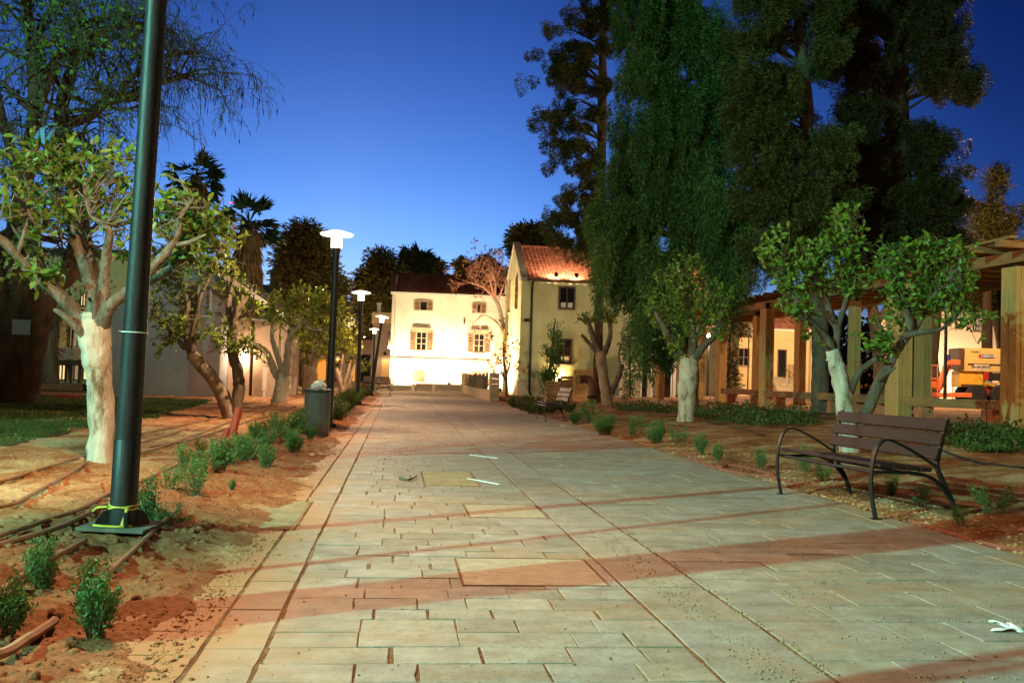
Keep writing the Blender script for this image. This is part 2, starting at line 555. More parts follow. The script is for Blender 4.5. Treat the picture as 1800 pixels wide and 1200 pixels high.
PNX, PNY = PN.x, PN.y
def slab_mat():
    m, n, p = new_mat('paving')
    g = nd(n, 'ShaderNodeNewGeometry')
    tcx = nd(n, 'ShaderNodeTexCoord')
    r = nd(n, 'ShaderNodeValToRGB')
    for pos, c in ((0, (.27, .252, .205)), (1, (.375, .355, .30))):
        el = r.color_ramp.elements[int(pos)]; el.position = pos; el.color = (*c, 1)
    e = r.color_ramp.elements.new(.45); e.color = (.34, .318, .258, 1)
    e = r.color_ramp.elements.new(.7); e.color = (.31, .305, .28, 1)
    n.links.new(g.outputs['Random Per Island'], r.inputs[0])
    # fine mottling
    t = nd(n, 'ShaderNodeTexNoise'); t.inputs['Scale'].default_value = 5; t.inputs['Detail'].default_value = 9; t.inputs['Roughness'].default_value = .7
    n.links.new(tcx.outputs['Object'], t.inputs[0])
    r2 = nd(n, 'ShaderNodeValToRGB'); r2.color_ramp.elements[0].position = .3; r2.color_ramp.elements[0].color = (.60, .57, .52, 1)
    r2.color_ramp.elements[1].position = .7; r2.color_ramp.elements[1].color = (1.12, 1.12, 1.12, 1)
    n.links.new(t.outputs[0], r2.inputs[0])
    mx = nd(n, 'ShaderNodeMix', data_type='RGBA', blend_type='MULTIPLY'); mx.inputs[0].default_value = 1
    n.links.new(r.outputs[0], mx.inputs[6]); n.links.new(r2.outputs[0], mx.inputs[7])
    # trodden-in sand: broad patches, heavier at both edges of the path
    sp = nd(n, 'ShaderNodeSeparateXYZ'); n.links.new(tcx.outputs['Object'], sp.inputs[0])
    t3 = nd(n, 'ShaderNodeTexNoise'); t3.inputs['Scale'].default_value = .9; t3.inputs['Detail'].default_value = 8; t3.inputs['Roughness'].default_value = .68
    n.links.new(tcx.outputs['Object'], t3.inputs[0])
    e1 = nd(n, 'ShaderNodeMapRange'); e1.inputs[1].default_value = -.30; e1.inputs[2].default_value = -1.0; e1.inputs[3].default_value = 0; e1.inputs[4].default_value = .40
    n.links.new(sp.outputs[0], e1.inputs[0])
    e2 = nd(n, 'ShaderNodeMapRange'); e2.inputs[1].default_value = 3.9; e2.inputs[2].default_value = 4.4; e2.inputs[3].default_value = 0; e2.inputs[4].default_value = .2
    n.links.new(sp.outputs[0], e2.inputs[0])
    s1 = nd(n, 'ShaderNodeMath', operation='ADD'); n.links.new(e1.outputs[0], s1.inputs[0]); n.links.new(e2.outputs[0], s1.inputs[1])
    s2 = nd(n, 'ShaderNodeMath', operation='ADD'); n.links.new(s1.outputs[0], s2.inputs[0]); n.links.new(t3.outputs[0], s2.inputs[1])
    mr = nd(n, 'ShaderNodeMapRange'); mr.inputs[1].default_value = .50; mr.inputs[2].default_value = .78; mr.inputs[4].default_value = .92
    n.links.new(s2.outputs[0], mr.inputs[0])
    m2 = nd(n, 'ShaderNodeMix', data_type='RGBA'); m2.inputs[7].default_value = (.36, .21, .095, 1)
    n.links.new(mr.outputs[0], m2.inputs[0]); n.links.new(mx.outputs[2], m2.inputs[6])
    sk = nd(n, 'ShaderNodeTexNoise'); sk.inputs['Scale'].default_value = 34; sk.inputs['Detail'].default_value = 3
    n.links.new(tcx.outputs['Object'], sk.inputs[0])
    sr = nd(n, 'ShaderNodeMapRange'); sr.inputs[1].default_value = .665; sr.inputs[2].default_value = .72; sr.inputs[4].default_value = .75
    n.links.new(sk.outputs[0], sr.inputs[0])
    m3 = nd(n, 'ShaderNodeMix', data_type='RGBA'); m3.inputs[7].default_value = (.10, .06, .03, 1)
    n.links.new(sr.outputs[0], m3.inputs[0]); n.links.new(m2.outputs[2], m3.inputs[6])
    wv = nd(n, 'ShaderNodeTexNoise'); wv.inputs['Scale'].default_value = 2.6; wv.inputs['Detail'].default_value = 10; wv.inputs['Roughness'].default_value = .75
    mpv = nd(n, 'ShaderNodeMapping'); mpv.inputs['Scale'].default_value = (.45, 2.2, 1); n.links.new(tcx.outputs['Object'], mpv.inputs[0]); n.links.new(mpv.outputs[0], wv.inputs[0])
    wr = nd(n, 'ShaderNodeMapRange'); wr.inputs[1].default_value = .52; wr.inputs[2].default_value = .66; wr.inputs[4].default_value = .55
    n.links.new(wv.outputs[0], wr.inputs[0])
    m4 = nd(n, 'ShaderNodeMix', data_type='RGBA'); m4.inputs[7].default_value = (.25, .165, .09, 1)
    n.links.new(wr.outputs[0], m4.inputs[0]); n.links.new(m3.outputs[2], m4.inputs[6])
    ef = nd(n, 'ShaderNodeMapRange'); ef.inputs[1].default_value = -.55; ef.inputs[2].default_value = -.9; ef.inputs[4].default_value = .75
    n.links.new(sp.outputs[0], ef.inputs[0])
    ea = nd(n, 'ShaderNodeMath', operation='ADD'); n.links.new(ef.outputs[0], ea.inputs[0]); n.links.new(t.outputs[0], ea.inputs[1])
    er = nd(n, 'ShaderNodeMapRange'); er.inputs[1].default_value = .72; er.inputs[2].default_value = 1.05; er.inputs[4].default_value = .93
    n.links.new(ea.outputs[0], er.inputs[0])
    m5 = nd(n, 'ShaderNodeMix', data_type='RGBA'); m5.inputs[7].default_value = (.34, .17, .07, 1)
    n.links.new(er.outputs[0], m5.inputs[0]); n.links.new(m4.outputs[2], m5.inputs[6])
    n.links.new(m5.outputs[2], p.inputs['Base Color'])
    p.inputs['Roughness'].default_value = .72; p.inputs['Specular IOR Level'].default_value = .3
    tb = nd(n, 'ShaderNodeTexNoise'); tb.inputs['Scale'].default_value = 28; tb.inputs['Detail'].default_value = 8
    n.links.new(tcx.outputs['Object'], tb.inputs[0])
    b = nd(n, 'ShaderNodeBump'); b.inputs['Strength'].default_value = .35; b.inputs['Distance'].default_value = .012
    n.links.new(tb.outputs[0], b.inputs['Height']); n.links.new(b.outputs[0], p.inputs['Normal'])
    return m

def cover_mat():
    m, n, p = new_mat('cast_cover')
    tcx = nd(n, 'ShaderNodeTexCoord')
    w = nd(n, 'ShaderNodeTexWave', wave_type='RINGS', bands_direction='Z'); w.inputs['Scale'].default_value = 7; w.inputs['Distortion'].default_value = 1.5
    w.inputs['Detail'].default_value = 1
    n.links.new(tcx.outputs['Object'], w.inputs[0])
    t = nd(n, 'ShaderNodeTexNoise'); t.inputs['Scale'].default_value = 9; t.inputs['Detail'].default_value = 8
    n.links.new(tcx.outputs['Object'], t.inputs[0])
    r = nd(n, 'ShaderNodeValToRGB'); r.color_ramp.elements[0].position = .3; r.color_ramp.elements[0].color = (.33, .28, .19, 1)
    r.color_ramp.elements[1].position = .7; r.color_ramp.elements[1].color = (.44, .39, .29, 1)
    n.links.new(t.outputs[0], r.inputs[0]); n.links.new(r.outputs[0], p.inputs['Base Color'])
    b = nd(n, 'ShaderNodeBump'); b.inputs['Strength'].default_value = .8; b.inputs['Distance'].default_value = .012
    n.links.new(w.outputs[0], b.inputs['Height']); n.links.new(b.outputs[0], p.inputs['Normal'])
    p.inputs['Roughness'].default_value = .85
    return m

def soil_mat(name, red, sand, mid, dug=None):
    m, n, p = new_mat(name)
    tcx = nd(n, 'ShaderNodeTexCoord')
    t = nd(n, 'ShaderNodeTexNoise'); t.inputs['Scale'].default_value = 1.1; t.inputs['Detail'].default_value = 11; t.inputs['Roughness'].default_value = .72
    n.links.new(tcx.outputs['Object'], t.inputs[0])
    r = nd(n, 'ShaderNodeValToRGB'); E_ = r.color_ramp.elements
    E_[0].position = .42; E_[0].color = (*red, 1); E_[1].position = .62; E_[1].color = (*sand, 1)
    e = E_.new(.5); e.color = (*mid, 1)
    n.links.new(t.outputs[0], r.inputs[0])
    col = r.outputs[0]
    if dug:   # freshly turned redder earth in the planting strip next to the path
        dt = nd(n, 'ShaderNodeVectorMath', operation='DOT_PRODUCT'); dt.inputs[1].default_value = (PNX, PNY, 0)
        n.links.new(tcx.outputs['Object'], dt.inputs[0])
        nz = nd(n, 'ShaderNodeMath', operation='MULTIPLY_ADD'); nz.inputs[1].default_value = 2.6
        n.links.new(t.outputs[0], nz.inputs[0]); n.links.new(dt.outputs['Value'], nz.inputs[2])
        mr = nd(n, 'ShaderNodeMapRange'); mr.inputs[1].default_value = -1.25; mr.inputs[2].default_value = -.65
        n.links.new(nz.outputs[0], mr.inputs[0])
        mr2 = nd(n, 'ShaderNodeMapRange'); mr2.inputs[1].default_value = .62; mr2.inputs[2].default_value = .25; n.links.new(nz.outputs[0], mr2.inputs[0])
        mm = nd(n, 'ShaderNodeMath', operation='MULTIPLY'); n.links.new(mr.outputs[0], mm.inputs[0]); n.links.new(mr2.outputs[0], mm.inputs[1])
        m9 = nd(n, 'ShaderNodeMix', data_type='RGBA'); m9.inputs[7].default_value = (*dug, 1)
        n.links.new(mm.outputs[0], m9.inputs[0]); n.links.new(col, m9.inputs[6]); col = m9.outputs[2]
    v = nd(n, 'ShaderNodeTexNoise'); v.inputs['Scale'].default_value = 30; v.inputs['Detail'].default_value = 8; v.inputs['Roughness'].default_value = .7
    n.links.new(tcx.outputs['Object'], v.inputs[0])
    r2 = nd(n, 'ShaderNodeValToRGB'); r2.color_ramp.elements[0].position = .3; r2.color_ramp.elements[0].color = (.62, .56, .50, 1)
    r2.color_ramp.elements[1].position = .68; r2.color_ramp.elements[1].color = (1.35, 1.35, 1.35, 1)
    n.links.new(v.outputs[0], r2.inputs[0])
    mx = nd(n, 'ShaderNodeMix', data_type='RGBA', blend_type='MULTIPLY'); mx.inputs[0].default_value = 1
    n.links.new(col, mx.inputs[6]); n.links.new(r2.outputs[0], mx.inputs[7])
    n.links.new(mx.outputs[2], p.inputs['Base Color'])
    p.inputs['Roughness'].default_value = .95; p.inputs['Specular IOR Level'].default_value = .15
    v2 = nd(n, 'ShaderNodeTexNoise'); v2.inputs['Scale'].default_value = 95; v2.inputs['Detail'].default_value = 6; v2.inputs['Roughness'].default_value = .8
    n.links.new(tcx.outputs['Object'], v2.inputs[0])
    ad = nd(n, 'ShaderNodeMath', operation='MULTIPLY_ADD'); ad.inputs[1].default_value = .5
    n.links.new(v2.outputs[0], ad.inputs[0]); n.links.new(v.outputs[0], ad.inputs[2])
    b = nd(n, 'ShaderNodeBump'); b.inputs['Strength'].default_value = .8; b.inputs['Distance'].default_value = .022
    n.links.new(ad.outputs[0], b.inputs['Height']); n.links.new(b.outputs[0], p.inputs['Normal'])
    return m

M['paving'] = slab_mat()
M['cover'] = cover_mat()
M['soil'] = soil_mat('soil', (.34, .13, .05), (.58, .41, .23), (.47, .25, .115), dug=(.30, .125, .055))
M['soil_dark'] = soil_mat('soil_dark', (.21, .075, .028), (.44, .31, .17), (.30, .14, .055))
M['joint'] = soil_mat('joint', (.17, .065, .03), (.30, .20, .11), (.23, .12, .06))
M['grit'] = surf('grit', (.20, .145, .08), (.32, .25, .15), 20, .95, 0)
M['dusty_plate'] = surf('dusty_plate', (.30, .20, .11), (.44, .32, .19), 4, .95, .4, 50)
M['plate_grey'] = surf('plate_grey', (.10, .09, .07), (.18, .16, .12), 8, .9, .3, 40)
M['plaza'] = surf('plaza', (.24, .19, .14), (.33, .27, .20), 1.5, .85, .2, 20)
M['turf'] = surf('turf', (.03, .045, .012), (.06, .075, .02), 3, .95, .5, 40)

# ------------------------------------------------------------------ ground, beds, path
def grid_mesh(name, ts, ss, zf, mat, **kw):
    V = []
    for s in ss:
        for t in ts:
            p = ST(s, t)
            V.append((p.x, p.y, zf(s, t, p)))
    nt_, ns_ = len(ts), len(ss)
    idx = np.arange(nt_ * ns_).reshape(ns_, nt_)
    F = np.stack([idx[:-1, :-1], idx[:-1, 1:], idx[1:, 1:], idx[1:, :-1]], -1).reshape(-1, 4)
    return np_mesh(name, V, F, mat, None, smooth=True, **kw)

def steps(*segs):
    out = []
    for a, b, d in segs:
        out += list(np.arange(a, b, d if b > a else -d))
    out.append(segs[-1][1])
    return out

mb = MB()
mb.add([(-900, -200, -.12), (900, -200, -.12), (900, 1500, -.12), (-900, 1500, -.12)], [(0, 1, 2, 3)])
mb.build('ground', M['plaza'], kind='structure')

def rough_z(p, s, t):
    q = Vector((p.x, p.y, 0))
    a = .030 * noise.noise(q * 1.3) + .022 * noise.noise(q * 3.7 + Vector((5, 0, 0))) + .018 * noise.noise(q * 9) + .013 * noise.noise(q * 19)
    return a

def left_z(s, t, p):
    d = -.80 - t + .16 * noise.noise(Vector((p.x * 1.1, p.y * 1.1, 9))) + .05 * noise.noise(Vector((p.x * 5, p.y * 5, 2)))
    edge = smooth(0, .55, d)
    far = smooth(5, 11, d)
    return -.035 + .055 * smooth(-.1, .22, d) + .075 * smooth(.1, 1.5, d) + rough_z(p, s, t) * (.35 + .95 * edge + 0.6 * smooth(.0, .3, d) * (1 - smooth(1.1, 1.9, d))) * (1 - .7 * far)

def right_z(s, t, p):
    d = t - 4.3
    return ground_z(p.x, p.y) - .03 + .045 * smooth(-.05, .3, d) + rough_z(p, s, t) * (.3 + .6 * smooth(0, .4, d)) * (1 - .6 * smooth(6, 12, d))

ts = steps((-.55, -4.2, .032), (-4.2, -9, .12), (-9, -45, 1.0))[::-1]
ss = steps((-8, 1.5, .25), (1.5, 11, .034), (11, 24, .11), (24, 56, .5))
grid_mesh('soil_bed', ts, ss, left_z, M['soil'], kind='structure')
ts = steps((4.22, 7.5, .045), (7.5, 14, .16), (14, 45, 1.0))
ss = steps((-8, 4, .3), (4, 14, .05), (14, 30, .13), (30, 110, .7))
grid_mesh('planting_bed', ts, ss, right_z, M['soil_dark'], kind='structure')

# the path: slabs laid in courses, each one its own island
rnd = random.Random(4)
pm = MB()
def slab(t0, t1, s0, s1, g=.005):
    t0 += g; t1 -= g; s0 += .0025; s1 -= .0025
    z = rnd.uniform(-.0035, .0015)
    tx, ty = rnd.uniform(-.004, .004), rnd.uniform(-.006, .006)
    J = lambda: rnd.uniform(-.003, .003)
    C = [(t0 + J(), s0 + J()), (t1 + J(), s0 + J()), (t1 + J(), s1 + J()), (t0 + J(), s1 + J())]
    ct, cs = (t0 + t1) / 2, (s0 + s1) / 2
    zz = lambda x, y: z + (x - ct) * tx + (y - cs) * ty
    b = .0025
    if s0 < 15:      # worn, slightly ragged edges on the nearer slabs
        Q = []
        for i in range(4):
            (x0, y0), (x1, y1) = C[i], C[(i + 1) % 4]
            m_ = max(2, int(math.hypot(x1 - x0, y1 - y0) / .06))
            nx_, ny_ = -(y1 - y0), (x1 - x0)
            ln_ = math.hypot(nx_, ny_)
            for k in range(m_):
                f = k / m_
                o_ = 0 if k == 0 else abs(rnd.gauss(0, .0011)) + (rnd.uniform(.004, .010) if rnd.random() < .022 else 0)
                Q.append((x0 + (x1 - x0) * f + nx_ / ln_ * o_, y0 + (y1 - y0) * f + ny_ / ln_ * o_))
        C = Q
    n4 = len(C)
    hw, hl = max(.02, (t1 - t0) / 2), max(.02, (s1 - s0) / 2)
    vs = []
    for x, y in C:
        vs.append((ct + (x - ct) * (1 - b / hw), cs + (y - cs) * (1 - b / hl), zz(x, y)))
    for x, y in C:
        vs.append((x, y, zz(x, y) - .0015))
    for x, y in C:
        vs.append((x, y, -.05))
    fs = [tuple(range(n4))]
    for r in (0, n4):
        for k in range(n4):
            k2 = (k + 1) % n4
            fs.append((r + k, r + n4 + k, r + n4 + k2, r + k2))
    pm.add(vs, fs)

for a, b, dep0, LS in ((-.485, 1.255, .235, (.24, .28, .31, .36, .42, .5)), (1.715, 4.03, .30, (.34, .42, .5, .6, .72, .9))):
    s = -6.0 + (.1 if a > 1 else 0)
    while s < 56:
        dep = dep0 * rnd.choice((1, 1, 1, .8, 1.15))
        t = a
        while t < b - .02:
            L = rnd.choice(LS)
            if t + L > b - .17:
                L = b - t
            g = rnd.choice((.001, .001, .0015, .002, .003, .003, .005, .007, .011))
            slab(t, t + L, s, s + dep, g)
            t += L
        s += dep
for a, b, L, g in ((1.265, 1.70, .85, .004), (-.735, -.495, .62, .004), (-1.2, -.745, .42, .005), (4.04, 4.28, .9, .003)):
    s = -6 + rnd.random()
    while s < 56:
        l = L * rnd.uniform(.85, 1.15)
        slab(a, b, s, s + l, g)
        s += l
path = pm.build('path', M['paving'], kind='structure')
path.rotation_euler.z = PROT
jm = MB()
jm.add([(-1.22, -6, -.0055), (4.3, -6, -.0055), (4.3, 56, -.0055), (-1.22, 56, -.0055)], [(0, 1, 2, 3)])
jo = jm.build('path_joints', M['joint'], kind='structure')
jo.rotation_euler.z = PROT
mb = MB()
mb.add([ST(55.9, -40, -.004), ST(55.9, 9.5, -.004), ST(110, 9.5, -.004), ST(110, -40, -.004)], [(0, 1, 2, 3)])
mb.build('plaza', M['plaza'], kind='structure')

# lawn
LAWN = [(-6.05, 12.0), (-6.5, 14.6), (-7.0, 20), (-8.6, 28), (-9.6, 32.5), (-32, 31), (-32, 10.5), (-9, 10.6)]
mb = MB()
mb.extrude([(x, y, -.05) for x, y in LAWN], (0, 0, .155))
mb.build('lawn', M['turf'], kind='structure')
rng = np.random.default_rng(3)
pts = [p for p in zip(rng.uniform(-20, -6, 150000), rng.uniform(10.5, 31, 150000)) if in_poly(p[0], p[1], LAWN) and rng.random() < min(1, 9 / (p[1] - 9.5 + .1) + .12)]
P = np.array([(x, y, .10) for x, y in pts])
D = rng.normal(size=(len(P), 3)) * .35; D[:, 2] = 1
leaves('lawn_grass', M['grass'], None, P, D, rng.uniform(.04, .085, len(P)), .012, rng, 'spray', label='short lawn grass beside the reddish soil under the big bare tree', cat='grass', kind='stuff')

# crumbs of soil on the beds and along the path edges
def crumbs(name, n, pick, mat, seed, label):
    r = random.Random(seed)
    ico = [(0, 0, .9)] + [(math.cos(a_) * .8, math.sin(a_) * .8, .45) for a_ in np.linspace(0, 5.24, 6)] + [(math.cos(a_ + .5), math.sin(a_ + .5), -.35) for a_ in np.linspace(0, 5.24, 6)]
    fc = [(0, 1 + i_, 1 + (i_ + 1) % 6) for i_ in range(6)] + [(1 + i_, 7 + i_, 1 + (i_ + 1) % 6) for i_ in range(6)] + [(1 + (i_ + 1) % 6, 7 + i_, 7 + (i_ + 1) % 6) for i_ in range(6)]
    V, F = [], []
    for _ in range(n):
        x, y, z, sz_ = pick(r)
        a = r.uniform(0, 6.28); ca, sa = math.cos(a), math.sin(a)
        k = len(V)
        for q in ico:
            q = (q[0] * r.uniform(.7, 1.3), q[1] * r.uniform(.7, 1.3), q[2] * r.uniform(.5, .9))
            V.append((x + sz_ * (q[0] * ca - q[1] * sa), y + sz_ * (q[0] * sa + q[1] * ca), z + sz_ * q[2]))
        F += [tuple(i + k for i in f) for f in fc]
    return np_mesh(name, V, F, mat, None, label=label, cat='soil crumbs', kind='stuff')

def pick_left(r):
    s = 2.5 + 14 * r.random() ** 1.6
    t = -1.0 - 3.2 * r.random() ** 1.7 if r.random() < .8 else -.95 + abs(r.gauss(0, .12))
    p = ST(s, t)
    z = max(left_z(s, t, p), 0 if t > -1.2 else -1)
    return p.x, p.y, z, .003 + (.026 if t < -1.15 else .010) * r.random() ** 6
def pick_right(r):
    s = 4 + 16 * r.random() ** 1.5
    t = 4.3 + abs(r.gauss(0, .7))
    p = ST(s, t)
    return p.x, p.y, max(right_z(s, t, p), 0 if t < 4.4 else -1), .004 + .018 * r.random() ** 4
def pick_path(r):
    m = r.random()
    s = 3.2 + 12 * r.random() ** 1.8
    if m < .14:
        t = 1.50 + r.gauss(0, .016) + .08 * math.sin(s * .8)
        s = 3.2 + 4 * r.random()
    elif m < .3:
        t = 1.715 + r.gauss(0, .02)
    elif m < .75:
        t = 2 + 2.4 * r.random(); s = -5.9 + round((s + 5.9) / .30) * .30 + r.gauss(0, .012)
    else:
        t = -.6 + 4.9 * r.random()
    p = ST(s, t)
    return p.x, p.y, .002, .0015 + .0058 * r.random() ** 3
crumbs('soil_crumbs', 17000, pick_left, M['soil'], 1, 'loose reddish soil crumbs strewn over the bed beside the tall black lamp post')
crumbs('soil_crumbs', 6000, pick_right, M['soil'], 2, 'loose sandy soil crumbs strewn round the slatted wooden bench')
crumbs('sand_grains', 8000, pick_path, M['grit'], 5, 'sand grains and grit scattered over the paving slabs')

# covers let into the path
def cover(name, s0, s1, t0, t1, label, group=None, kind='wave', mat='cover'):
    c = ST((s0 + s1) / 2, (t0 + t1) / 2)
    r = thing(name, label, 'manhole cover', None, group)
    r.location = c
    r.rotation_euler.z = PROT
    w, l = t1 - t0, s1 - s0
    fr = MB()
    e = .014
    for x0, x1, y0, y1 in ((-w/2, w/2, -l/2, -l/2 + e), (-w/2, w/2, l/2 - e, l/2), (-w/2, -w/2 + e, -l/2 + e, l/2 - e), (w/2 - e, w/2, -l/2 + e, l/2 - e)):
        fr.b(x0, x1, y0, y1, -.03, .0035)
    fr.build('frame', M['joint'], r)
    pl = MB()
    pl.b(-w/2 + e, w/2 - e, -l/2 + e, l/2 - e, -.03, .0015)
    if kind == 'ribs':
        k = int((l - 2 * e) / .05)
        for i in range(k):
            y = -l/2 + e + .025 + i * .05
            pl.b(-w/2 + e + .015, w/2 - e - .015, y - .011, y + .011, .0015, .0075)
    pl.build('plate', M[mat], r)
    return r
def st_of(px, py):
    p = G(px, py)
    return p.x * PD.x + p.y * PD.y, p.x * PN.x + p.y * PN.y
cover('manhole_cover', 5.35, 6.15, .38, 1.19, 'square swirl patterned cover crossed by the broad shadow, nearest in the path')
cover('manhole_cover', 7.9, 8.72, .60, 1.24, 'swirl patterned cover lying just beyond the narrow shadow line')
cover('manhole_cover', 10.1, 11.55, .30, .88, 'ribbed cover with a dark twig on it, farthest along the path', kind='ribs', mat='dusty_plate')
cover('manhole_cover', 7.15, 8.7, -1.1, -.68, 'dusty ribbed cover at the soil edge of the path', kind='ribs', mat='dusty_plate')

# ------------------------------------------------------------------ street lamps
def lamp_head(root, H, on=True):
    m = MB()
    m.lathe([(.066, 0), (.072, .03), (.08, .10), (.09, .14), (.09, .16)], (0, 0, H), 24)
    m.build('lamp_cup', M['black_metal'], root, True)
    m = MB()
    m.lathe([(.0, .165), (.108, .165), (.112, .40), (.0, .40)], (0, 0, H), 24)
    m.build('lamp_glass', M['lamp_glass'] if on else M['plastic_white'], root, True)
    if on:
        l = lamp('lamp_light', 'POINT', (0, 0, H + .365), 1900, WARM, .07)
        l.parent = root
    m = MB()
    m.lathe([(.0, .405), (.30, .405), (.33, .43), (.32, .445), (.12, .50), (0, .51)], (0, 0, H), 32)
    m.build('lamp_cap', M['lamp_cap' if on else 'lamp_cap_off'], root, True)

M['pole_paint'] = surf('pole_paint', (.010, .011, .012), (.034, .034, .031), 9, .5, .12, 70, spec=.35, spread=(.45, .8), stretch=(1, 1, .25))
def street_lamp(label, loc, H=3.38, r0=.083, r1=.066, lean=(0, 0), group='street lamps along the path', on=True, base=True):
    root = thing('street_lamp', label, 'street lamp', None, group)
    root.location = loc
    root.rotation_euler = (lean[0], lean[1], 0)
    m = MB()
    m.lathe([(r0, .03), (r0 * .99, .55), (r0 * .965, .553), (r0 * .96, .56), (r1, H * .62), (r1 * .97, H)], n=28)
    m.build('pole', M['pole_paint'], root, True)
    if base:
        m = MB()
        m.b(-.21, .21, -.21, .21, 0.0, .022)
        m.build('base_plate', M['plate_grey'], root, bev=.004)
        for k in range(4):
            m = MB()
            a = k * math.pi / 2 + .5
            d = Vector((math.cos(a), math.sin(a), 0)); q = Vector((-d.y, d.x, 0)) * .012
            pl = [d * .07 + Vector((0, 0, .022)), d * .165 + Vector((0, 0, .022)), d * .155 + Vector((0, 0, .06)), d * .12 + Vector((0, 0, .105)), d * .07 + Vector((0, 0, .12))]
            m.extrude([p - q for p in pl], q * 2)
            m.build('gusset', M['black_metal'], root, bev=.003)
    lamp_head(root, H, on)
    return root

p0 = G(214, 938)
L0 = street_lamp('tall black lamp post in the foreground with yellow tape round its foot', (p0.x, p0.y, .095), lean=(0, .022))
m = MB()
rr = .0855
m.tube([(rr * math.cos(a), rr * math.sin(a), .13 + .008 * math.sin(3 * a)) for a in np.linspace(0, 6.3, 26)], .006, 6)
m.tube([(rr * math.cos(a), rr * math.sin(a), .142 + .006 * math.cos(2 * a)) for a in np.linspace(0, 6.3, 26)], .005, 6)
for da in (0, .12):
    m.tube([(.088 * math.cos(-1.0 + da), .088 * math.sin(-1.0 + da), .13), (.105 * math.cos(-1.1), .105 * math.sin(-1.1), .09), (.10 * math.cos(-1.15 - da), .10 * math.sin(-1.15), .03)], .008, 5)
m.tube([(.095, -.10, .03), (.02, -.14, .027), (-.06, -.15, .028), (-.13, -.13, .027)], .007, 5)
m.tube([(-.09, -.03, .13), (-.16, -.01, .12), (-.2, .02, .09)], .007, 5)
m.build('tape', M['yellow_tape'], L0, True)
m = MB()
m.tube([(.0785 * math.cos(a), .0785 * math.sin(a), 1.235) for a in np.linspace(0, 6.3, 26)], .004, 5)
m.tube([(-.0785, 0, 1.235), (-.10, -.01, 1.24)], .003, 4)
m.build('cable_tie', M['plastic_white'], L0, True)

for px, Y, lab, lean in ((579.5, 19.5, 'lit lamp post rising behind the wrapped waste bin', (0, .008)),
                         (629, 33.7, 'lit lamp post standing in the low hedge, second beyond the waste bin', (0, .0)),
                         (652, 47.5, 'tilted lit lamp post leaning towards the floodlit white house', (-.03, .105)),
                         (654.5, 62, 'farthest small lit lamp post, upright beside the tilted one', (0, 0))):
    d = ray(px, 690)
    X = d[0] / d[1] * Y
    street_lamp(lab, (X, Y, .0), lean=lean)
# the next lamp of the row, behind the viewpoint
pb = ST(-6.2, -2.1)
street_lamp('lit lamp post of the same row, standing back from the view', (pb.x, pb.y, .0))

# flood light mast outside the left edge
r = thing('floodlight_mast', 'tall grey floodlight mast standing out past the lawn', 'floodlight', None)
r.location = (MAST.x, MAST.y, 0)
r.rotation_euler.z = math.atan2(8.9, 13.2)
m = MB(); m.lathe([(.13, 0), (.07, MAST.z - .35)], n=16); m.b(-.07, .07, -.5, .5, MAST.z - .36, MAST.z - .28); m.build('mast', M['concrete'], r, True)
m = MB(); m.b(-.32, -.08, -.3, .3, MAST.z - .26, MAST.z + .26); m.b(-.32, -.08, -.25, .25, MAST.z + .86, MAST.z + 1.14); m.b(-.16, -.10, -.04, .04, MAST.z + .2, MAST.z + .9); m.build('flood_housing', M['black_metal'], r, bev=.01)
m = MB()
a0, a1 = math.radians(61 - 34), math.radians(112 - 34)
am = math.radians(71 - 34)
for b0, b1, hh in ((a0, am, .95), (am + .002, a1, .38)):
    m.extrude([Vector((.8 * math.cos(a), .8 * math.sin(a), MAST.z - .5)) for a in np.linspace(b0, b1, 7)] + [Vector((.82 * math.cos(a), .82 * math.sin(a), MAST.z - .5)) for a in np.linspace(b1, b0, 7)], (0, 0, hh))
m.b(-.1, .8, .30, .33, MAST.z - .3, MAST.z - .25)
m.build('added_light_shield', M['black_metal'], r)  # unseen plate added to cut the mast light, lower where the bare tree is lit

# ------------------------------------------------------------------ wrapped waste bin
c = G(556, 763)
bn = thing('waste_bin', 'round steel bin wrapped in plastic film beside a lamp post', 'waste bin', (c.x, c.y, 0))
m = MB(); m.lathe([(.20, .0), (.215, .02), (.225, .30), (.225, .74), (.232, .76), (.232, .79), (.20, .80), (.0, .80)], (c.x, c.y, .01), 32)
m.build('body', surf('bin_steel', (.03, .055, .055), (.07, .11, .105), 7, .3, .25, 30, metal=.4, stretch=(1, 1, .4)), bn, True)
m = MB()
n_ = 40
ringz = [.03, .1, .2, .3, .4, .5, .6, .68, .74]
rg = random.Random(8)
base = 0
for j, z in enumerate(ringz):
    for k in range(n_):
        a = 2 * math.pi * k / n_
        rr = .233 + .012 * abs(noise.noise(Vector((math.cos(a) * 3, math.sin(a) * 3, z * 9)))) + (.02 if j == 0 else 0) * rg.random()
        m.v.append((c.x + rr * math.cos(a), c.y + rr * math.sin(a), z + .012 * noise.noise(Vector((a * 2, z * 5, 3)))))
for j in range(len(ringz) - 1):
    for k in range(n_):
        m.f.append((j * n_ + k, j * n_ + (k + 1) % n_, (j + 1) * n_ + (k + 1) % n_, (j + 1) * n_ + k))
fm, fn, fp = new_mat('plastic_film')
fp.inputs['Roughness'].default_value = .18; fp.inputs['Base Color'].default_value = (.7, .75, .74, 1); fp.inputs['Alpha'].default_value = .10
m.build('plastic_wrap', fm, bn, True)
m = MB()
top = c + Vector((.02, -.02, .83))
for k in range(6):
    a = k * 1.05
    q = top + Vector((math.cos(a) * .08, math.sin(a) * .08, .02 * (k % 3)))
    m.lathe([(0, -.05), (.05, -.04), (.062, .01), (.03, .05), (0, .06 + .04 * (k % 2))], q, 7)
m.build('crumpled_bag', M['plastic_white'], None, False, at=top, label='crumpled white plastic bag lying on top of the wrapped bin', cat='plastic bag')

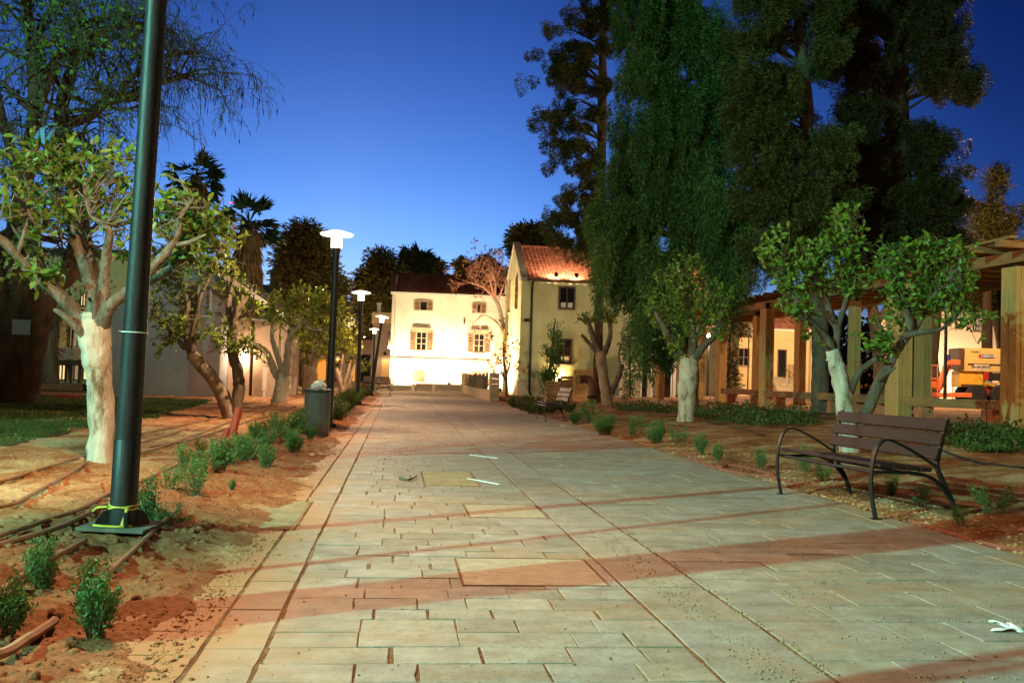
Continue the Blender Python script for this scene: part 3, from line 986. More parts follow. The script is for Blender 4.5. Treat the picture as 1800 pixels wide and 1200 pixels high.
# ------------------------------------------------------------------ benches
def make_bench():
    r = thing('park_bench', '', 'bench')
    L = 1.76
    seat_z = .43
    for x in (0, L):
        m = MB()
        arm = spline([(x, .02, 0), (x, -.02, .2), (x, -.028, .38), (x, -.008, .53), (x, .035, .632), (x, .10, .675), (x, .18, .665), (x, .32, .605), (x, .46, .53), (x, .585, .455)], 5)
        for a, b in zip(arm[:-1], arm[1:]):
            m.beam(a, b, .052, .014, .004)
        back = spline([(x, .80, 0), (x, .745, .16), (x, .66, .32), (x, .60, .44), (x, .60, .52), (x, .635, .68), (x, .69, .87)], 5)
        for a, b in zip(back[:-1], back[1:]):
            m.beam(a, b, .05, .022, .006)
        sup = spline([(x, .735, .17), (x, .65, .27), (x, .54, .355), (x, .40, .395), (x, .2, .40), (x, .0, .40)], 5)
        for a, b in zip(sup[:-1], sup[1:]):
            m.beam(a, b, .045, .024, .006)
        m.b(x - .03, x + .03, -.02, .06, -.004, .010)
        m.b(x - .03, x + .03, .76, .84, -.004, .010)
        m.build('end_frame', M['dark_iron'], r)
    m = MB()
    m.tube([(0, .02, .395), (L, .02, .395)], .016, 8)
    m.tube([(0, .50, .37), (L, .50, .37)], .012, 8)
    m.build('rail', M['dark_iron'], r, True)
    for k in range(4):
        m = MB()
        y = .03 + k * .128
        z = seat_z + (.012 if k == 0 else 0) - .01 * max(0, k - 1)
        m.b(-.035, L + .035, y, y + .112, z, z + .034)
        m.build('seat_slat', M['bench_wood'], r, bev=.006)
    th = math.radians(17)
    R = Matrix.Rotation(-th, 3, 'X')
    for k in range(3):
        m = MB()
        z = .565 + k * .122
        y = .60 + (z - .5) * math.tan(th) - .035
        m.box((L / 2, y, z), (L + .07, .034, .108), R)
        m.build('back_slat', M['bench_wood'], r, bev=.006)
    return r
B0 = make_bench()
def place_bench(o, x, y, rz, label, z=0):
    o.location = (x, y, z)
    o.rotation_euler.z = rz
    tag(o, label, 'bench', 'park benches')
# x axis runs from the far front foot to the near one, y axis away from the path
RZ = math.atan2(8.54 - 10.27, 3.13 - 2.79)
place_bench(B0, 2.79, 10.27, RZ, 'dark slatted bench at the right path edge before the white forked trunk')
place_bench(copy_tree(B0), .72, 27.5, math.atan2(-2.4, .27), 'bench in shade before the yellow house with pallets behind it')
place_bench(copy_tree(B0), -6.05, 50.2, math.atan2(2.0, -.25), 'bench seen end on where the hedge meets the white house')
place_bench(copy_tree(B0), -9.75, 66, 0.1, 'small distant bench by the low wall behind the lamp posts')

# ------------------------------------------------------------------ hoses, pipes and litter
def hose(pix, r, mat, label, cat='hose', group=None, name='irrigation_hose', lift=None):
    pts = spline([G(*p) for p in pix], 8)
    out = []
    for q in pts:
        q = Vector(q)
        s_, t_ = q.x * PD.x + q.y * PD.y, q.x * PN.x + q.y * PN.y
        z = sum(left_z(s_ + e_, t_ + f_, ST(s_ + e_, t_ + f_)) for e_ in (-.2, 0, .2) for f_ in (-.2, 0, .2)) / 9 + .008 if t_ < -.8 else (right_z(s_, t_, q) if t_ > 4.25 else 0.0)
        out.append(Vector((q.x, q.y, max(z, .0 if -1.2 < t_ < 4.3 else -1) + r * .7 + (.008 if t_ < -1 else 0))))
    zz = [p.z for p in out]
    for i in range(len(out)):
        w_ = zz[max(0, i - 5):i + 6]
        out[i].z = max(sum(w_) / len(w_), zz[i] - .008)
    m = MB()
    m.tube(out, r, 7)
    return m.build(name, mat, None, True, at=out[len(out) // 2], label=label, cat=cat, group=group)
BH = M['brown_hose']
HG = 'irrigation hoses on the soil'
hose([(-60, 978), (0, 947), (70, 924), (140, 902), (200, 868), (260, 845), (330, 812)], .016, BH, 'upper of two brown hoses passing behind the tall lamp post', group=HG)
hose([(-60, 1000), (0, 974), (60, 948), (130, 922), (190, 895), (250, 866)], .018, BH, 'lower of two brown hoses passing behind the tall lamp post', group=HG)
hose([(-50, 905), (20, 893), (60, 872), (110, 845), (150, 820)], .015, BH, 'brown hose running to the foot of the whitewashed trunk', group=HG)
hose([(-50, 862), (20, 848), (80, 828), (150, 806), (250, 780), (330, 756)], .015, BH, 'brown hose crossing the soil just below the lawn', group=HG)
hose([(-40, 1175), (0, 1172), (40, 1140), (75, 1112), (96, 1097)], .02, BH, 'short thick hose end poking out at the lower left corner', group=HG)
hose([(150, 960), (110, 985), (60, 1012), (10, 1042), (-40, 1070)], .016, BH, 'hose running from the lamp post plate past the small shrub', group=HG)
hose([(310, 905), (270, 945), (235, 978), (205, 1008), (180, 1035)], .016, BH, 'thin pale stick of hose beside the dense low shrub', group=HG)
hose([(200, 812), (280, 790), (350, 765), (400, 745), (470, 722)], .014, BH, 'hose leading past the forked leaning citrus trunk', group=HG)
hose([(260, 790), (340, 775), (420, 748), (520, 716)], .014, BH, 'hose lying just in front of the forked citrus trunk', group=HG)
hose([(230, 770), (330, 748), (420, 728), (500, 706), (560, 690)], .014, BH, 'far hose along the edge of the lawn towards the street lamp', group=HG)
hose([(1130, 752), (1200, 738), (1290, 752), (1345, 768)], .014, M['rubber'], 'black hose running round the trunk in the planting bed', group=HG)
hose([(1600, 770), (1700, 812), (1790, 826), (1860, 832)], .018, M['rubber'], 'black hose crossing the bed behind the near bench', group=HG)
hose([(1195, 792), (1240, 818), (1300, 832), (1345, 838), (1392, 850)], .02, M['red_hose'], 'dull red hose lying along the kerb left of the bench', group=HG)
hose([(1265, 826), (1280, 818), (1320, 828), (1360, 838)], .016, M['red_hose'], 'short looped red hose end on the kerb by the bench', group=HG)
hose([(1600, 914), (1640, 926), (1720, 950), (1800, 968), (1850, 980)], .016, M['red_hose'], 'thin red hose along the bed edge right of the bench', group=HG)

a = G(403, 778)
ppe = thing('standpipe', 'stubby red plastic pipe leaning out of the soil beside the path', 'pipe', a)
m = MB(); b_ = A(420, 716, a.y + .05)
m.tube([a - Vector((0, 0, .08)), b_], .055, 16); m.build('pipe', M['red_pipe'], ppe, True)
m = MB(); c_ = A(384, 774, a.y - .05)
m.tube([Vector((c_.x, c_.y, -.02)), A(402, 752, a.y)], .04, 12); m.build('branch_pipe', M['red_pipe'], ppe, True)

def stick(p, q, label, mat):
    p, q = G(*p), G(*q)
    m = MB(); d = (q - p); n_ = Vector((-d.y, d.x, 0)).normalized() * .008
    m.extrude([p - n_ + Vector((0, 0, .003)), p + n_ + Vector((0, 0, .003)), q + n_ + Vector((0, 0, .003)), q - n_ + Vector((0, 0, .003))], (0, 0, .01))
    m.build('strip', mat, at=p, label=label, cat='plastic strip')
stick((826, 800), (876, 806), 'thin white strip lying on the path beyond the ribbed cover', M['plastic_white'])
stick((822, 842), (878, 852), 'thin white strip lying on the path right of the ribbed cover', M['plastic_white'])
m = MB(); tw = [G(704, 843), G(716, 846), G(726, 843), G(733, 839)]
m.tube([p + Vector((0, 0, .018)) for p in tw], [.022, .012, .01, .006], 6)
m.build('twig', M['twig_dark'], None, True, at=tw[0], label='short dark curved twig lying on the ribbed cover', cat='twig')

def paper(px, py, sc, label, seed):
    c = G(px, py)
    r_ = random.Random(seed)
    m = MB()
    for k in range(5):
        a0 = r_.uniform(0, 6.28)
        N = 6
        vs = []
        for i in range(N):
            u = i / (N - 1)
            w = sc * (.16 * math.sin(math.pi * min(1, u * .8 + .15)) + .02)
            d = Vector((math.cos(a0 + u * .8), math.sin(a0 + u * .8), 0))
            n_ = Vector((-d.y, d.x, 0))
            z = sc * (.06 + .22 * math.sin(u * 2.6 + k) * (.3 + u)) 
            z = max(.004, z * .5)
            vs += [c + d * u * sc * .55 + n_ * w + Vector((0, 0, z + .02 * sc)), c + d * u * sc * .55 - n_ * w + Vector((0, 0, max(.003, z - .06 * sc)))]
        m.add(vs, [(2 * i, 2 * i + 2, 2 * i + 3, 2 * i + 1) for i in range(N - 1)])
    o = m.build('crumpled_tissue', M['plastic_white'], None, True, at=c, label=label, cat='litter')
    md = o.modifiers.new('thick', 'SOLIDIFY'); md.thickness = .003
paper(1785, 1110, .22, 'crumpled white tissue on the slabs at the right picture edge', 4)
paper(986, 748, .22, 'small white scrap of paper on the kerb before the shaded bench', 9)
paper(455, 776, .16, 'pale scrap of plastic on the soil left of the waste bin', 12)

# ------------------------------------------------------------------ buildings
# each house is modelled in its own frame: x along the front, y away from the path end, z up
def house(name, label, loc, rz=PROT, cat='house'):
    r = thing(name, label, cat)
    r.location = loc
    r.rotation_euler.z = rz
    return r

def window(root, x, z, w, h, y=0.0, frame=.07, mat='brown_trim', cols=2, rows=3, axis='x', glass='dark_glass', lower_white=False, name='window', sill=True):
    """frame proud of the wall at y; the wall faces -y (axis x) or -x (axis y)"""
    def T(m):
        if axis == 'y':
            m.v = [(p[1], p[0], p[2]) for p in m.v]
            m.f = [tuple(reversed(f)) for f in m.f]
        return m
    m = MB()
    m.b(x, x + w, y - .07, y + .02, z, z + frame); m.b(x, x + w, y - .07, y + .02, z + h - frame, z + h)
    m.b(x, x + frame, y - .07, y + .02, z + frame, z + h - frame); m.b(x + w - frame, x + w, y - .07, y + .02, z + frame, z + h - frame)
    fr = T(m).build(name, M[mat], root)
    m = MB(); m.b(x + frame, x + w - frame, y - .02, y + .01, z + frame, z + h - frame)
    T(m).build('pane', M[glass], fr)
    m = MB()
    for i in range(1, cols):
        xx = x + frame + (w - 2 * frame) * i / cols
        m.b(xx - .03, xx + .03, y - .06, y - .021, z + frame, z + h - frame)
    for i in range(1, rows):
        zz = z + frame + (h - 2 * frame) * i / rows
        m.b(x + frame, x + w - frame, y - .055, y - .0215, zz - .02, zz + .02)
    if m.v:
        T(m).build('glazing_bar', M[mat], fr)
    if lower_white:
        for i in range(2):
            m = MB()
            xx = x + frame + (w - 2 * frame) * (i / 2) + .06
            m.b(xx, xx + (w - 2 * frame) / 2 - .12, y - .03, y - .0205, z + frame + .02, z + h * .3)
            T(m).build('lower_panel', M['sign_face'], fr)
    if sill:
        m = MB(); m.b(x - .06, x + w + .06, y - .12, y + .02, z - .08, z - .003)
        T(m).build('sill', M['lintel'], fr)
    return fr

def shutter(root, x, z, w, h, y=0.0, mat='shutter'):
    m = MB()
    f = .08
    m.b(x, x + w, y - .06, y - .012, z, z + f); m.b(x, x + w, y - .06, y - .012, z + h - f, z + h); m.b(x, x + w, y - .06, y - .012, z + h / 2 - f / 2, z + h / 2 + f / 2)
    m.b(x, x + f, y - .0605, y - .012, z, z + h); m.b(x + w - f, x + w, y - .0605, y - .012, z, z + h)
    k = int(h / .11)
    for i in range(k):
        zz = z + (i + .5) * h / k
        m.box((x + w / 2, y - .035, zz), (w - 2 * f, .05, .018), Matrix.Rotation(.6, 3, 'X'))
    m.b(x + f, x + w - f, y - .018, y - .005, z + f, z + h - f)
    return m.build('shutter', M[mat], root)

def tile_roof(name, mat, root, x0, x1, e0, e1, courses, across):
    """barrel tiles in overlapping courses from eave e0=(y,z) to ridge e1=(y,z)"""
    V, F = [], []
    y0, z0 = e0; y1, z1 = e1
    sl = math.hypot(y1 - y0, z1 - z0)
    uy, uz = (y1 - y0) / sl, (z1 - z0) / sl
    ny, nz = -uz, uy
    if nz < 0:
        ny, nz = -ny, -nz
    L = sl / courses
    w = (x1 - x0) / across
    r_ = random.Random(5)
    prof = [(0, 0), (.2, .045), (.4, .07), (.6, .055), (.8, .012), (1.0, 0)]
    for c in range(courses):
        for a in range(across):
            k = len(V)
            lift = .07 + r_.uniform(-.006, .006)
            for end, up in ((0, lift), (1.12, .004)):
                for u, hgt in prof:
                    s = (c + end) * L
                    if s > sl: s = sl
                    q = hgt * .5 + up
                    V.append((x0 + (a + u) * w, y0 + uy * s + ny * q, z0 + uz * s + nz * q))
            for i in range(5):
                F.append((k + i, k + i + 1, k + 7 + i, k + 6 + i))
            for u, hgt in prof:
                q = hgt * .8 - .02
                V.append((x0 + (a + u) * w, y0 + uy * c * L + ny * q, z0 + uz * c * L + nz * q))
            for i in range(5):
                F.append((k + 12 + i, k + 13 + i, k + 1 + i, k + i))
    return np_mesh(name, V, F, M[mat], root)

# --- white two storey house closing the view
XW = A(684, 682, 75).x
WH = house('white_house', 'floodlit white two storey house with shutters at the end of the path', (XW, 75, 0))
m = MB(); m.b(0, 12.5, 0, 9, -.1, 7.15); m.build('wall', M['stucco_white'], WH)
m = MB()
m.extrude([(-.12, -.35, 7.16), (12.6, -.35, 7.16), (12.6, 4.5, 9.0), (-.12, 4.5, 9.0)], (0, .03, .16)); m.extrude([(-.12, 4.53, 9.0), (12.6, 4.53, 9.0), (12.6, 9.35, 7.16), (-.12, 9.35, 7.16)], (0, 0, .16))
m.extrude([(0, 0.02, 7.15), (0, 8.98, 7.15), (0, 4.5, 8.95)], (12.5, 0, 0))
rf = m.build('roof', M['roof_slate'], WH)
tile_roof('roof_tile', 'roof_dark', rf, -.12, 12.6, (-.36, 7.33), (4.5, 9.17), 16, 60)
m = MB(); m.tube([(.3, 1.2, 7.9), (.3, 1.2, 8.6)], .06, 8); m.build('vent_pipe', M['concrete'], rf)
m = MB(); m.b(-.1, 12.6, -.42, -.30, 7.06, 7.24); m.build('cornice', M['white_paint'], WH)
m = MB(); m.b(-.004, 12.5, -.10, -.002, 2.06, 2.32); m.build('string_course', M['lintel'], WH)
m = MB(); m.tube([(.28, -.09, .0), (.28, -.09, 6.85), (.2, -.33, 7.1)], .05, 8); m.build('drainpipe', M['concrete'], WH, True)
def px2x(px): return (px - 684) * .0429
def px2z(px, py): return (655.5 + .03 * (px - 684) - py) * .0429 + 1.12
for (a, b_, t, bt, s0, s1) in ((733, 746, 529, 545, 723, 755), (834, 841, 533, 549, 825.5, 849.5)):
    w = window(WH, px2x(a), px2z(a, bt), px2x(b_) - px2x(a), .69, 0, .05, 'shutter', 1, 1, sill=False)
    shutter(WH, px2x(s0), px2z(a, bt), px2x(a) - px2x(s0) - .02, .69)
    shutter(WH, px2x(b_) + .02, px2z(a, bt), px2x(s1) - px2x(b_), .69)
for (a, b_, t, bt, s0, s1, cl) in ((728, 747, 582, 615, 717.5, 757.5, 2), (830, 849, 585, 618.5, 819.5, 859.5, 2)):
    h_ = (bt - t) * .0429
    window(WH, px2x(a), px2z(a, bt), px2x(b_) - px2x(a), h_, 0, .07, 'lintel', 2, 3)
    shutter(WH, px2x(s0), px2z(a, bt), px2x(a) - px2x(s0) - .02, h_)
    shutter(WH, px2x(b_) + .02, px2z(a, bt), px2x(s1) - px2x(b_), h_)
    m = MB(); m.b(px2x(a) - .3, px2x(b_) + .3, -.14, -.002, px2z(a, t) + .02, px2z(a, t) + .30); m.build('lintel', M['lintel'], WH)
for a, b_, t, bt in ((725.5, 745.5, 650, 670.5), (827, 846, 653.5, 672)):
    x_, w_ = px2x(a), px2x(b_) - px2x(a)
    shutter(WH, x_, px2z(a, bt), w_ / 2 - .01, .86)
    shutter(WH, x_ + w_ / 2 + .01, px2z(a, bt), w_ / 2 - .01, .86)
m = MB(); m.b(5.45, 5.55, -.08, -.002, 5.0, 5.45); m.build('wall_bracket', M['dark_iron'], WH)

# lower wing at its left with a parapet and chimney
XA = A(652, 682, 78).x
AX = house('brown_annex', 'low brown annex with a pink parapet left of the white house', (XA, 78, 0), cat='building')
m = MB(); m.b(0, 1.9, 0, 6, 0, 5.0); m.build('wall', M['stucco_pink'], AX)
m = MB(); m.b(-.1, 1.95, -.1, 6, 5.0, 5.85); m.build('parapet', M['stucco_peach'], AX)
m = MB(); m.b(.25, .55, 1, 1.35, 5.85, 6.6); m.b(.2, .6, .95, 1.4, 6.6, 6.68); m.build('chimney', M['white_paint'], AX)
window(AX, 1.15, 2.95, .55, 1.45, 0, .07, 'shutter', 1, 2)
m = MB(); m.b(.75, 1.9, -.12, -.004, 0, 2.2); m.build('base_wall', M['stucco_yellow'], AX)

# low retaining wall before the white house
LW = MB(); LW.b(0, 3.6, 0, .4, -.05, .42); LW.b(-2.1, 0, .02, .38, -.05, .26)
o = LW.build('retaining_wall', M['concrete'], None, bev=.02, label='low grey retaining wall at the foot of the white house', cat='low wall')
o.location = (A(731, 680, 73).x, 72.7, 0); o.rotation_euler.z = PROT

# --- cream house with the tiled roof
CH = house('cream_house', 'cream gabled house with red tiled roof behind the cypress trees', (.46, 58, 0))
LX, GY, EZ, RZ_ = 13.2, 8.7, 6.85, 9.25
m = MB()
m.b(0, LX, 0, GY, .95, EZ)
m.build('wall', M['stucco_cream'], CH)
m = MB(); m.b(-.03, LX, -.03, GY, -.1, .95); m.build('plinth', M['stucco_plinth'], CH)
m = MB(); m.extrude([(-.02, -.1, EZ - .12), (-.02, GY + .1, EZ - .12), (-.02, GY / 2, RZ_ + .12)], (.34, 0, 0))
m.build('gable_wall', M['stucco_cream'], CH)
m = MB()
for sgn in (0, 1):
    y0 = -.16 if sgn == 0 else GY + .16
    m.extrude([(-.06, y0, EZ - .14), (-.06, GY / 2, RZ_ + .14), (-.06, GY / 2, RZ_ + .34), (-.06, y0, EZ + .08)], (.42, 0, 0))
m.build('gable_coping', M['concrete'], CH)
m = MB(); m.extrude([(.33, -.2, EZ - .02), (.33, GY / 2, RZ_ - .02), (.33, GY + .2, EZ - .02)], (LX - .3, 0, 0))
rf = m.build('roof', M['roof_slate'], CH)
tile_roof('roof_tile', 'roof_red', rf, .37, LX + .1, (-.28, EZ + .0), (GY / 2, RZ_), 15, 52)
m = MB(); m.tube([(.34, GY / 2, RZ_ + .04), (LX + .1, GY / 2, RZ_ + .04)], .13, 10); m.build('ridge', M['roof_red'], rf)
m = MB(); m.b(.3, LX, -.42, -.28, EZ - .12, EZ - .0); m.build('gutter', M['brown_trim'], CH)
m = MB(); m.tube([(.62, -.34, EZ - .1), (.62, -.08, EZ - .45), (.62, -.08, .25), (.7, -.2, .12)], .06, 8); m.build('drainpipe', M['dark_iron'], CH, True)
window(CH, 2.20, 5.15, 1.0, 1.36, 0, .10, 'brown_trim', 2, 1, lower_white=True)
window(CH, 2.08, 1.95, 1.0, 1.50, 0, .10, 'brown_trim', 2, 3, lower_white=True)
for y_ in (1.75, 5.6):
    shutter_m = window(CH, y_, 5.25, .95, 1.95, 0, .08, 'shutter', 2, 4, axis='y')
window(CH, 5.7, 1.5, .95, 1.5, 0, .08, 'shutter', 2, 4, axis='y')
window(CH, 8.2, 5.15, 1.0, 1.36, 0, .10, 'brown_trim', 2, 1)
m = MB(); m.b(.28, .48, -.18, -.02, 4.35, 4.55); m.box((.3, -.25, 4.43), (.28, .12, .14)); m.build('wall_camera', M['dark_iron'], CH)

# fence between path and cream house
FN = thing('fence', 'low stone wall with upright iron pickets leading to the white house', 'fence')
fp = G(868, 705)
FN.location = (fp.x, fp.y, 0); FN.rotation_euler.z = PROT
m = MB()
for k in range(5):
    m.b(-.215 + .01 * (k % 2), .215 - .008 * (k % 2), -.2, .22, k * .255, k * .255 + .248)
m.build('pillar', M['stone'], FN, bev=.012)
m = MB()
for k in range(18):
    y = .25 + k * 1.08
    m.b(-.15 + .01 * (k % 2), .15, y, y + 1.07, -.05, .40 + .015 * (k % 3))
m.b(-.17, .17, .25, 19.7, .42, .47)
m.build('base_wall', M['stone'], FN, bev=.01)
m = MB(); m.b(-.2, .2, 19.72, 20.1, 0, 1.28); m.build('end_pillar', M['stone'], FN, bev=.01)
rg = random.Random(2)
for k in range(34):
    y = 3.5 + k * .48
    m = MB(); hh = rg.uniform(1.12, 1.3)
    m.b(-.025, .025, y, y + .06, .47, hh)
    m.build('picket', M['bark_grey'], FN)

# bollards
for i, (x, y, lab) in enumerate(((688, 687, 'short bollard nearest the bench seen end on'), (726.5, 687, 'middle short bollard of the three at the path end'), (763, 689, 'short bollard of three nearest the stone wall'))):
    p = G(x, y)
    m = MB(); m.lathe([(.10, 0), (.10, .42), (.085, .46), (.0, .47)], p, 14)
    m.build('bollard', M['concrete'], None, True, at=p, label=lab, cat='bollard', group='bollards at the path end')

# --- grey house on the left
XG = A(205, 700, 36).x
GH = house('grey_house', 'grey rendered house with louvred gable window behind the leaning citrus', (XG, 35, 0), PROT * .9)
def gx(px): return (px - 205) / FPX * 36.2
m = MB()
wl = gx(392)
m.b(0, wl, 0, 8, -.05, 3.1)
ax_, rz0 = gx(345), 5.35
m.extrude([(0, 0, 3.1), (gx(484), 0, 2.9), (ax_, 0, 5.05)], (0, 8, 0))
m.build('wall', M['stucco_grey'], GH)
m = MB(); m.b(wl + .01, gx(430), 1.6, 8, -.05, 3.9); m.b(gx(436), gx(484), 1.6, 8, -.05, 2.95)
m.extrude([(wl + .01, 1.602, 3.9), (gx(484), 1.602, 2.95), (wl + .01, 1.602, 4.4)], (0, 6, 0))
m.build('side_wall', M['stucco_pink'], GH)
m = MB()
for (x0, z0, x1, z1) in ((ax_, 5.12, gx(505), 3.0), (ax_, 5.12, -.5, 2.75)):
    m.extrude([(x0, -.5, z0), (x1, -.5, z1), (x1, -.5, z1 + .14), (x0, -.5, z0 + .14)], (0, 9, 0))
m.build('roof', M['roof_slate'], GH)
m = MB()
for (x0, z0, x1, z1) in ((ax_, 5.10, gx(503), 3.0),):
    m.extrude([(x0, -.54, z0 - .14), (x1, -.54, z1 - .1), (x1, -.54, z1 + .08), (x0, -.54, z0 + .08)], (0, .035, 0))
m.build('barge_board', M['white_paint'], GH)
# louvred window
wx0, wx1, wz0, wz1 = gx(330), gx(374), 2.98, 4.05
m = MB(); m.b(wx0, wx1, -.06, -.002, wz0 - .08, wz0); m.b(wx1 - .07, wx1, -.06, -.002, wz0, wz1); m.b((wx0 + wx1) / 2 - .03, (wx0 + wx1) / 2 + .03, -.06, -.002, wz0, wz1); m.b(wx0, wx0 + .07, -.06, -.002, wz0, wz1); m.b(wx0, wx1, -.06, -.002, wz1, wz1 + .07)
fr = m.build('window', M['concrete'], GH)
m = MB()
for k in range(14):
    z = wz0 + .04 + k * .073
    m.box(((wx0 + (wx0 + wx1) / 2) / 2, -.03, z), ((wx1 - wx0) / 2 - .1, .04, .05), Matrix.Rotation(.5, 3, 'X'))
m.build('louvre', M['black_metal'], fr)
m = MB(); m.b((wx0 + wx1) / 2 + .03, wx1 - .07, -.015, -.003, wz0, wz1); m.build('pane', M['stucco_grey'], fr)
m = MB(); m.tube([(gx(487), 1.5, 0), (gx(487), 1.5, 2.9)], .05, 8); m.build('drainpipe', M['concrete'], GH)
m = MB(); m.b(gx(418), gx(425), 1.48, 1.6, 1.35, 1.85); wlamp = m.build('wall_lamp', M['spot_glass'], GH)
q = Vector((gx(422), 1.15, 1.6)); q = Matrix.Rotation(PROT * .9, 3, 'Z') @ q + Vector((XG, 35, 0))
lamp('wall_lamp_light', 'POINT', q, 60, (1, .62, .32), .08)
m = MB(); m.b(gx(456), gx(463), 1.25, 1.4, .35, 1.2); m.b(gx(458), gx(461), 1.3, 1.38, 0, .35)
m.build('meter_box', M['white_paint'], GH)

# --- lit house at the far left
LH = house('balcony_house', 'house with lit windows and a balcony behind the big trunk', (A(60, 700, 47).x, 47, 0), .05)
def lx(px): return (px - 60) / FPX * 47
def lz(px, py): return (637 + .03 * (px - 60) - py) / FPX * 47 + 1.12
m = MB(); m.b(-4, lx(215), 0, 7, 0, 6.2); m.build('wall', M['stucco_yellow'], LH)
m = MB(); m.b(-4.4, lx(225), -.6, 7.5, 6.2, 6.5); m.build('roof', M['roof_slate'], LH)
for (a, b_, t, bt, mat, dark) in ((132, 142, 514, 538, 'window_glow', 0), (146, 166, 514, 538, 'window_glow', 0), (116, 131, 560, 610, 'window_glow_dim', 0), (134, 150, 560, 610, 'window_glow_dim', 0), (100, 113, 640, 668, 'window_glow', 0), (142, 160, 640, 668, 'window_glow', 0), (118, 136, 640, 668, 'window_glow_dim', 0)):
    window(LH, lx(a), lz(a, bt), lx(b_) - lx(a), (bt - t) / FPX * 47, 0, .05, 'brown_trim', 2, 1, glass=mat, sill=False)
m = MB(); m.b(lx(92), lx(200), -1.4, -.004, lz(100, 640), lz(100, 632)); bal = m.build('balcony', M['brown_trim'], LH)
m = MB(); m.b(lx(113), lx(160), -1.42, -1.36, lz(100, 631), lz(100, 612)); m.build('parapet_panel', M['stucco_pink'], bal)
m = MB()
for k in range(12):
    m.b(lx(92) + k * .05, lx(92) + k * .05 + .015, -1.4, -1.38, lz(100, 632), lz(100, 612))
m.b(lx(92), lx(113), -1.41, -1.37, lz(100, 612), lz(100, 611)); m.build('railing', M['dark_iron'], bal)
m = MB()
for px in (113, 138, 152):
    m.b(lx(px), lx(px) + .10, -1.34, -1.22, 0, lz(100, 545))
m.build('post', M['brown_trim'], LH)
m = MB()
for k in range(9):
    m.b(lx(46), lx(80) - k * .02, -3 + k * .3, -2.7 + k * .3, 0, .18 * (k + 1))
st_ = m.build('stairs', M['concrete'], LH)
lamp('balcony_light', 'POINT', (A(190, 625, 46.2).x, 45.6, 1.9), 55, (1, .66, .32), .1)
m = MB(); m.b(lx(189), lx(197), -.2, -.01, 1.2, 1.9); m.build('wall_lamp', M['spot_glass'], LH)
wl_ = house('cream_wall', 'pale yellow wall glimpsed at the far left behind the forked trunk', (A(-40, 690, 44).x, 44, 0), 0, cat='wall')
m = MB(); m.b(0, 1.55, 0, .3, -.05, 4.2); m.build('wall', M['stucco_yellow'], wl_); m = MB(); m.b(-.05, 1.6, -.05, .35, 4.2, 4.3); m.build('coping', M['concrete'], wl_)
o = MB(); o.b(-.0, 2.3, 0, 1.2, -.05, .34); b_ = o.build('garden_bed', M['brick'], None, bev=.02, label='orange edged raised bed beyond the big dark trunk', cat='planter'); b_.location = (A(38, 700, 38).x, 38, 0)
m = MB()
V = []
for i in range(13):
    for j in range(7):
        x, y = i / 12, j / 6
        V.append((x * 1.5 - .75, y * .7, .06 + .09 * math.sin(math.pi * x) * math.sin(math.pi * y) * (1 + .7 * noise.noise(Vector((x * 5, y * 5, 0)))) + .02 * noise.noise(Vector((x * 14, y * 14, 2)))))
m.add(V, [(i * 7 + j, (i + 1) * 7 + j, (i + 1) * 7 + j + 1, i * 7 + j + 1) for i in range(12) for j in range(6)])
o = m.build('red_tarpaulin', M['red_cloth'], None, True, label='red tarpaulin lying crumpled on the dark lawn', cat='tarpaulin'); q = A(118, 707, 29.5); o.location = (q.x, 29, .04)

# distant stub of a tower
TW = house('tower_block', 'small grey tower top seen above the roof between palm and pine', (A(468, 660, 130).x, 130, 0), 0, cat='building')
m = MB(); m.b(0, 1.9, 0, 3, 0, 14.2); m.build('tower', M['stucco_grey'], TW)
m = MB(); m.b(-3.5, 0, 0, 3, 0, 12.2); m.build('block', M['stucco_grey'], TW)
m = MB(); m.tube([(.9, 1, 14.2), (.9, 1, 16.3)], .05, 6); m.build('aerial', M['dark_iron'], TW)
MT = thing('radio_mast', 'thin radio mast with a red light far beyond the palms', 'mast')
MT.location = (A(395, 640, 200).x, 200, 0)
m = MB(); m.tube([(0, 0, 0), (0, 0, 36)], [.25, .08], 6); m.build('mast', M['dark_iron'], MT)
m = MB(); m.lathe([(0, -.3), (.3, 0), (0, .3)], (0, 0, 34.5), 8); m.build('beacon', emit('beacon', (1, .05, .08), 6), MT)

# --- yellow house behind the pergola
YH = house('yellow_house', 'yellow house with dark open doorway and outside stairs behind the pergola', (A(1236, 690, 72).x, 72, 0), .02)
def yx(px): return (px - 1236) / FPX * 72
def yz(px, py): return (672.1 + .03 * (px - 1236) - py) / FPX * 72 + 1.12
YT = yz(1380, 578)
m = MB(); m.b(-1.5, yx(1428), 0, 8, 0, YT); m.build('wall', M['stucco_yellow'], YH)
m = MB(); m.extrude([(-1.6, -.4, YT - .05), (-1.6, 4, YT + 2.2), (-1.6, 8.4, YT - .05)], (yx(1432) + 1.6, 0, 0)); rf = m.build('roof', M['roof_slate'], YH)
tile_roof('roof_tile', 'roof_red', rf, -1.6, yx(1432), (-.46, YT - .02), (4, YT + 2.24), 13, 46)
m = MB(); m.b(-1.6, yx(1432), -.44, -.36, YT - .16, YT - .03); m.build('fascia', M['white_paint'], YH)
m = MB(); m.b(yx(1366), yx(1382), -.05, -.004, yz(1380, 663), yz(1380, 614)); dr = m.build('door_frame', M['brown_trim'], YH)
m = MB(); m.b(yx(1368), yx(1380), -.058, -.052, yz(1380, 663), yz(1380, 616)); m.build('dark_opening', M['dark_glass'], dr)
m = MB()
zt = yz(1380, 663)
for k in range(6):
    m.b(yx(1352), yx(1394), -.06 - (k + 1) * .32, -.06 - k * .32, 0, zt - k * .15)
m.build('stairs', M['stone'], YH)
m = MB()
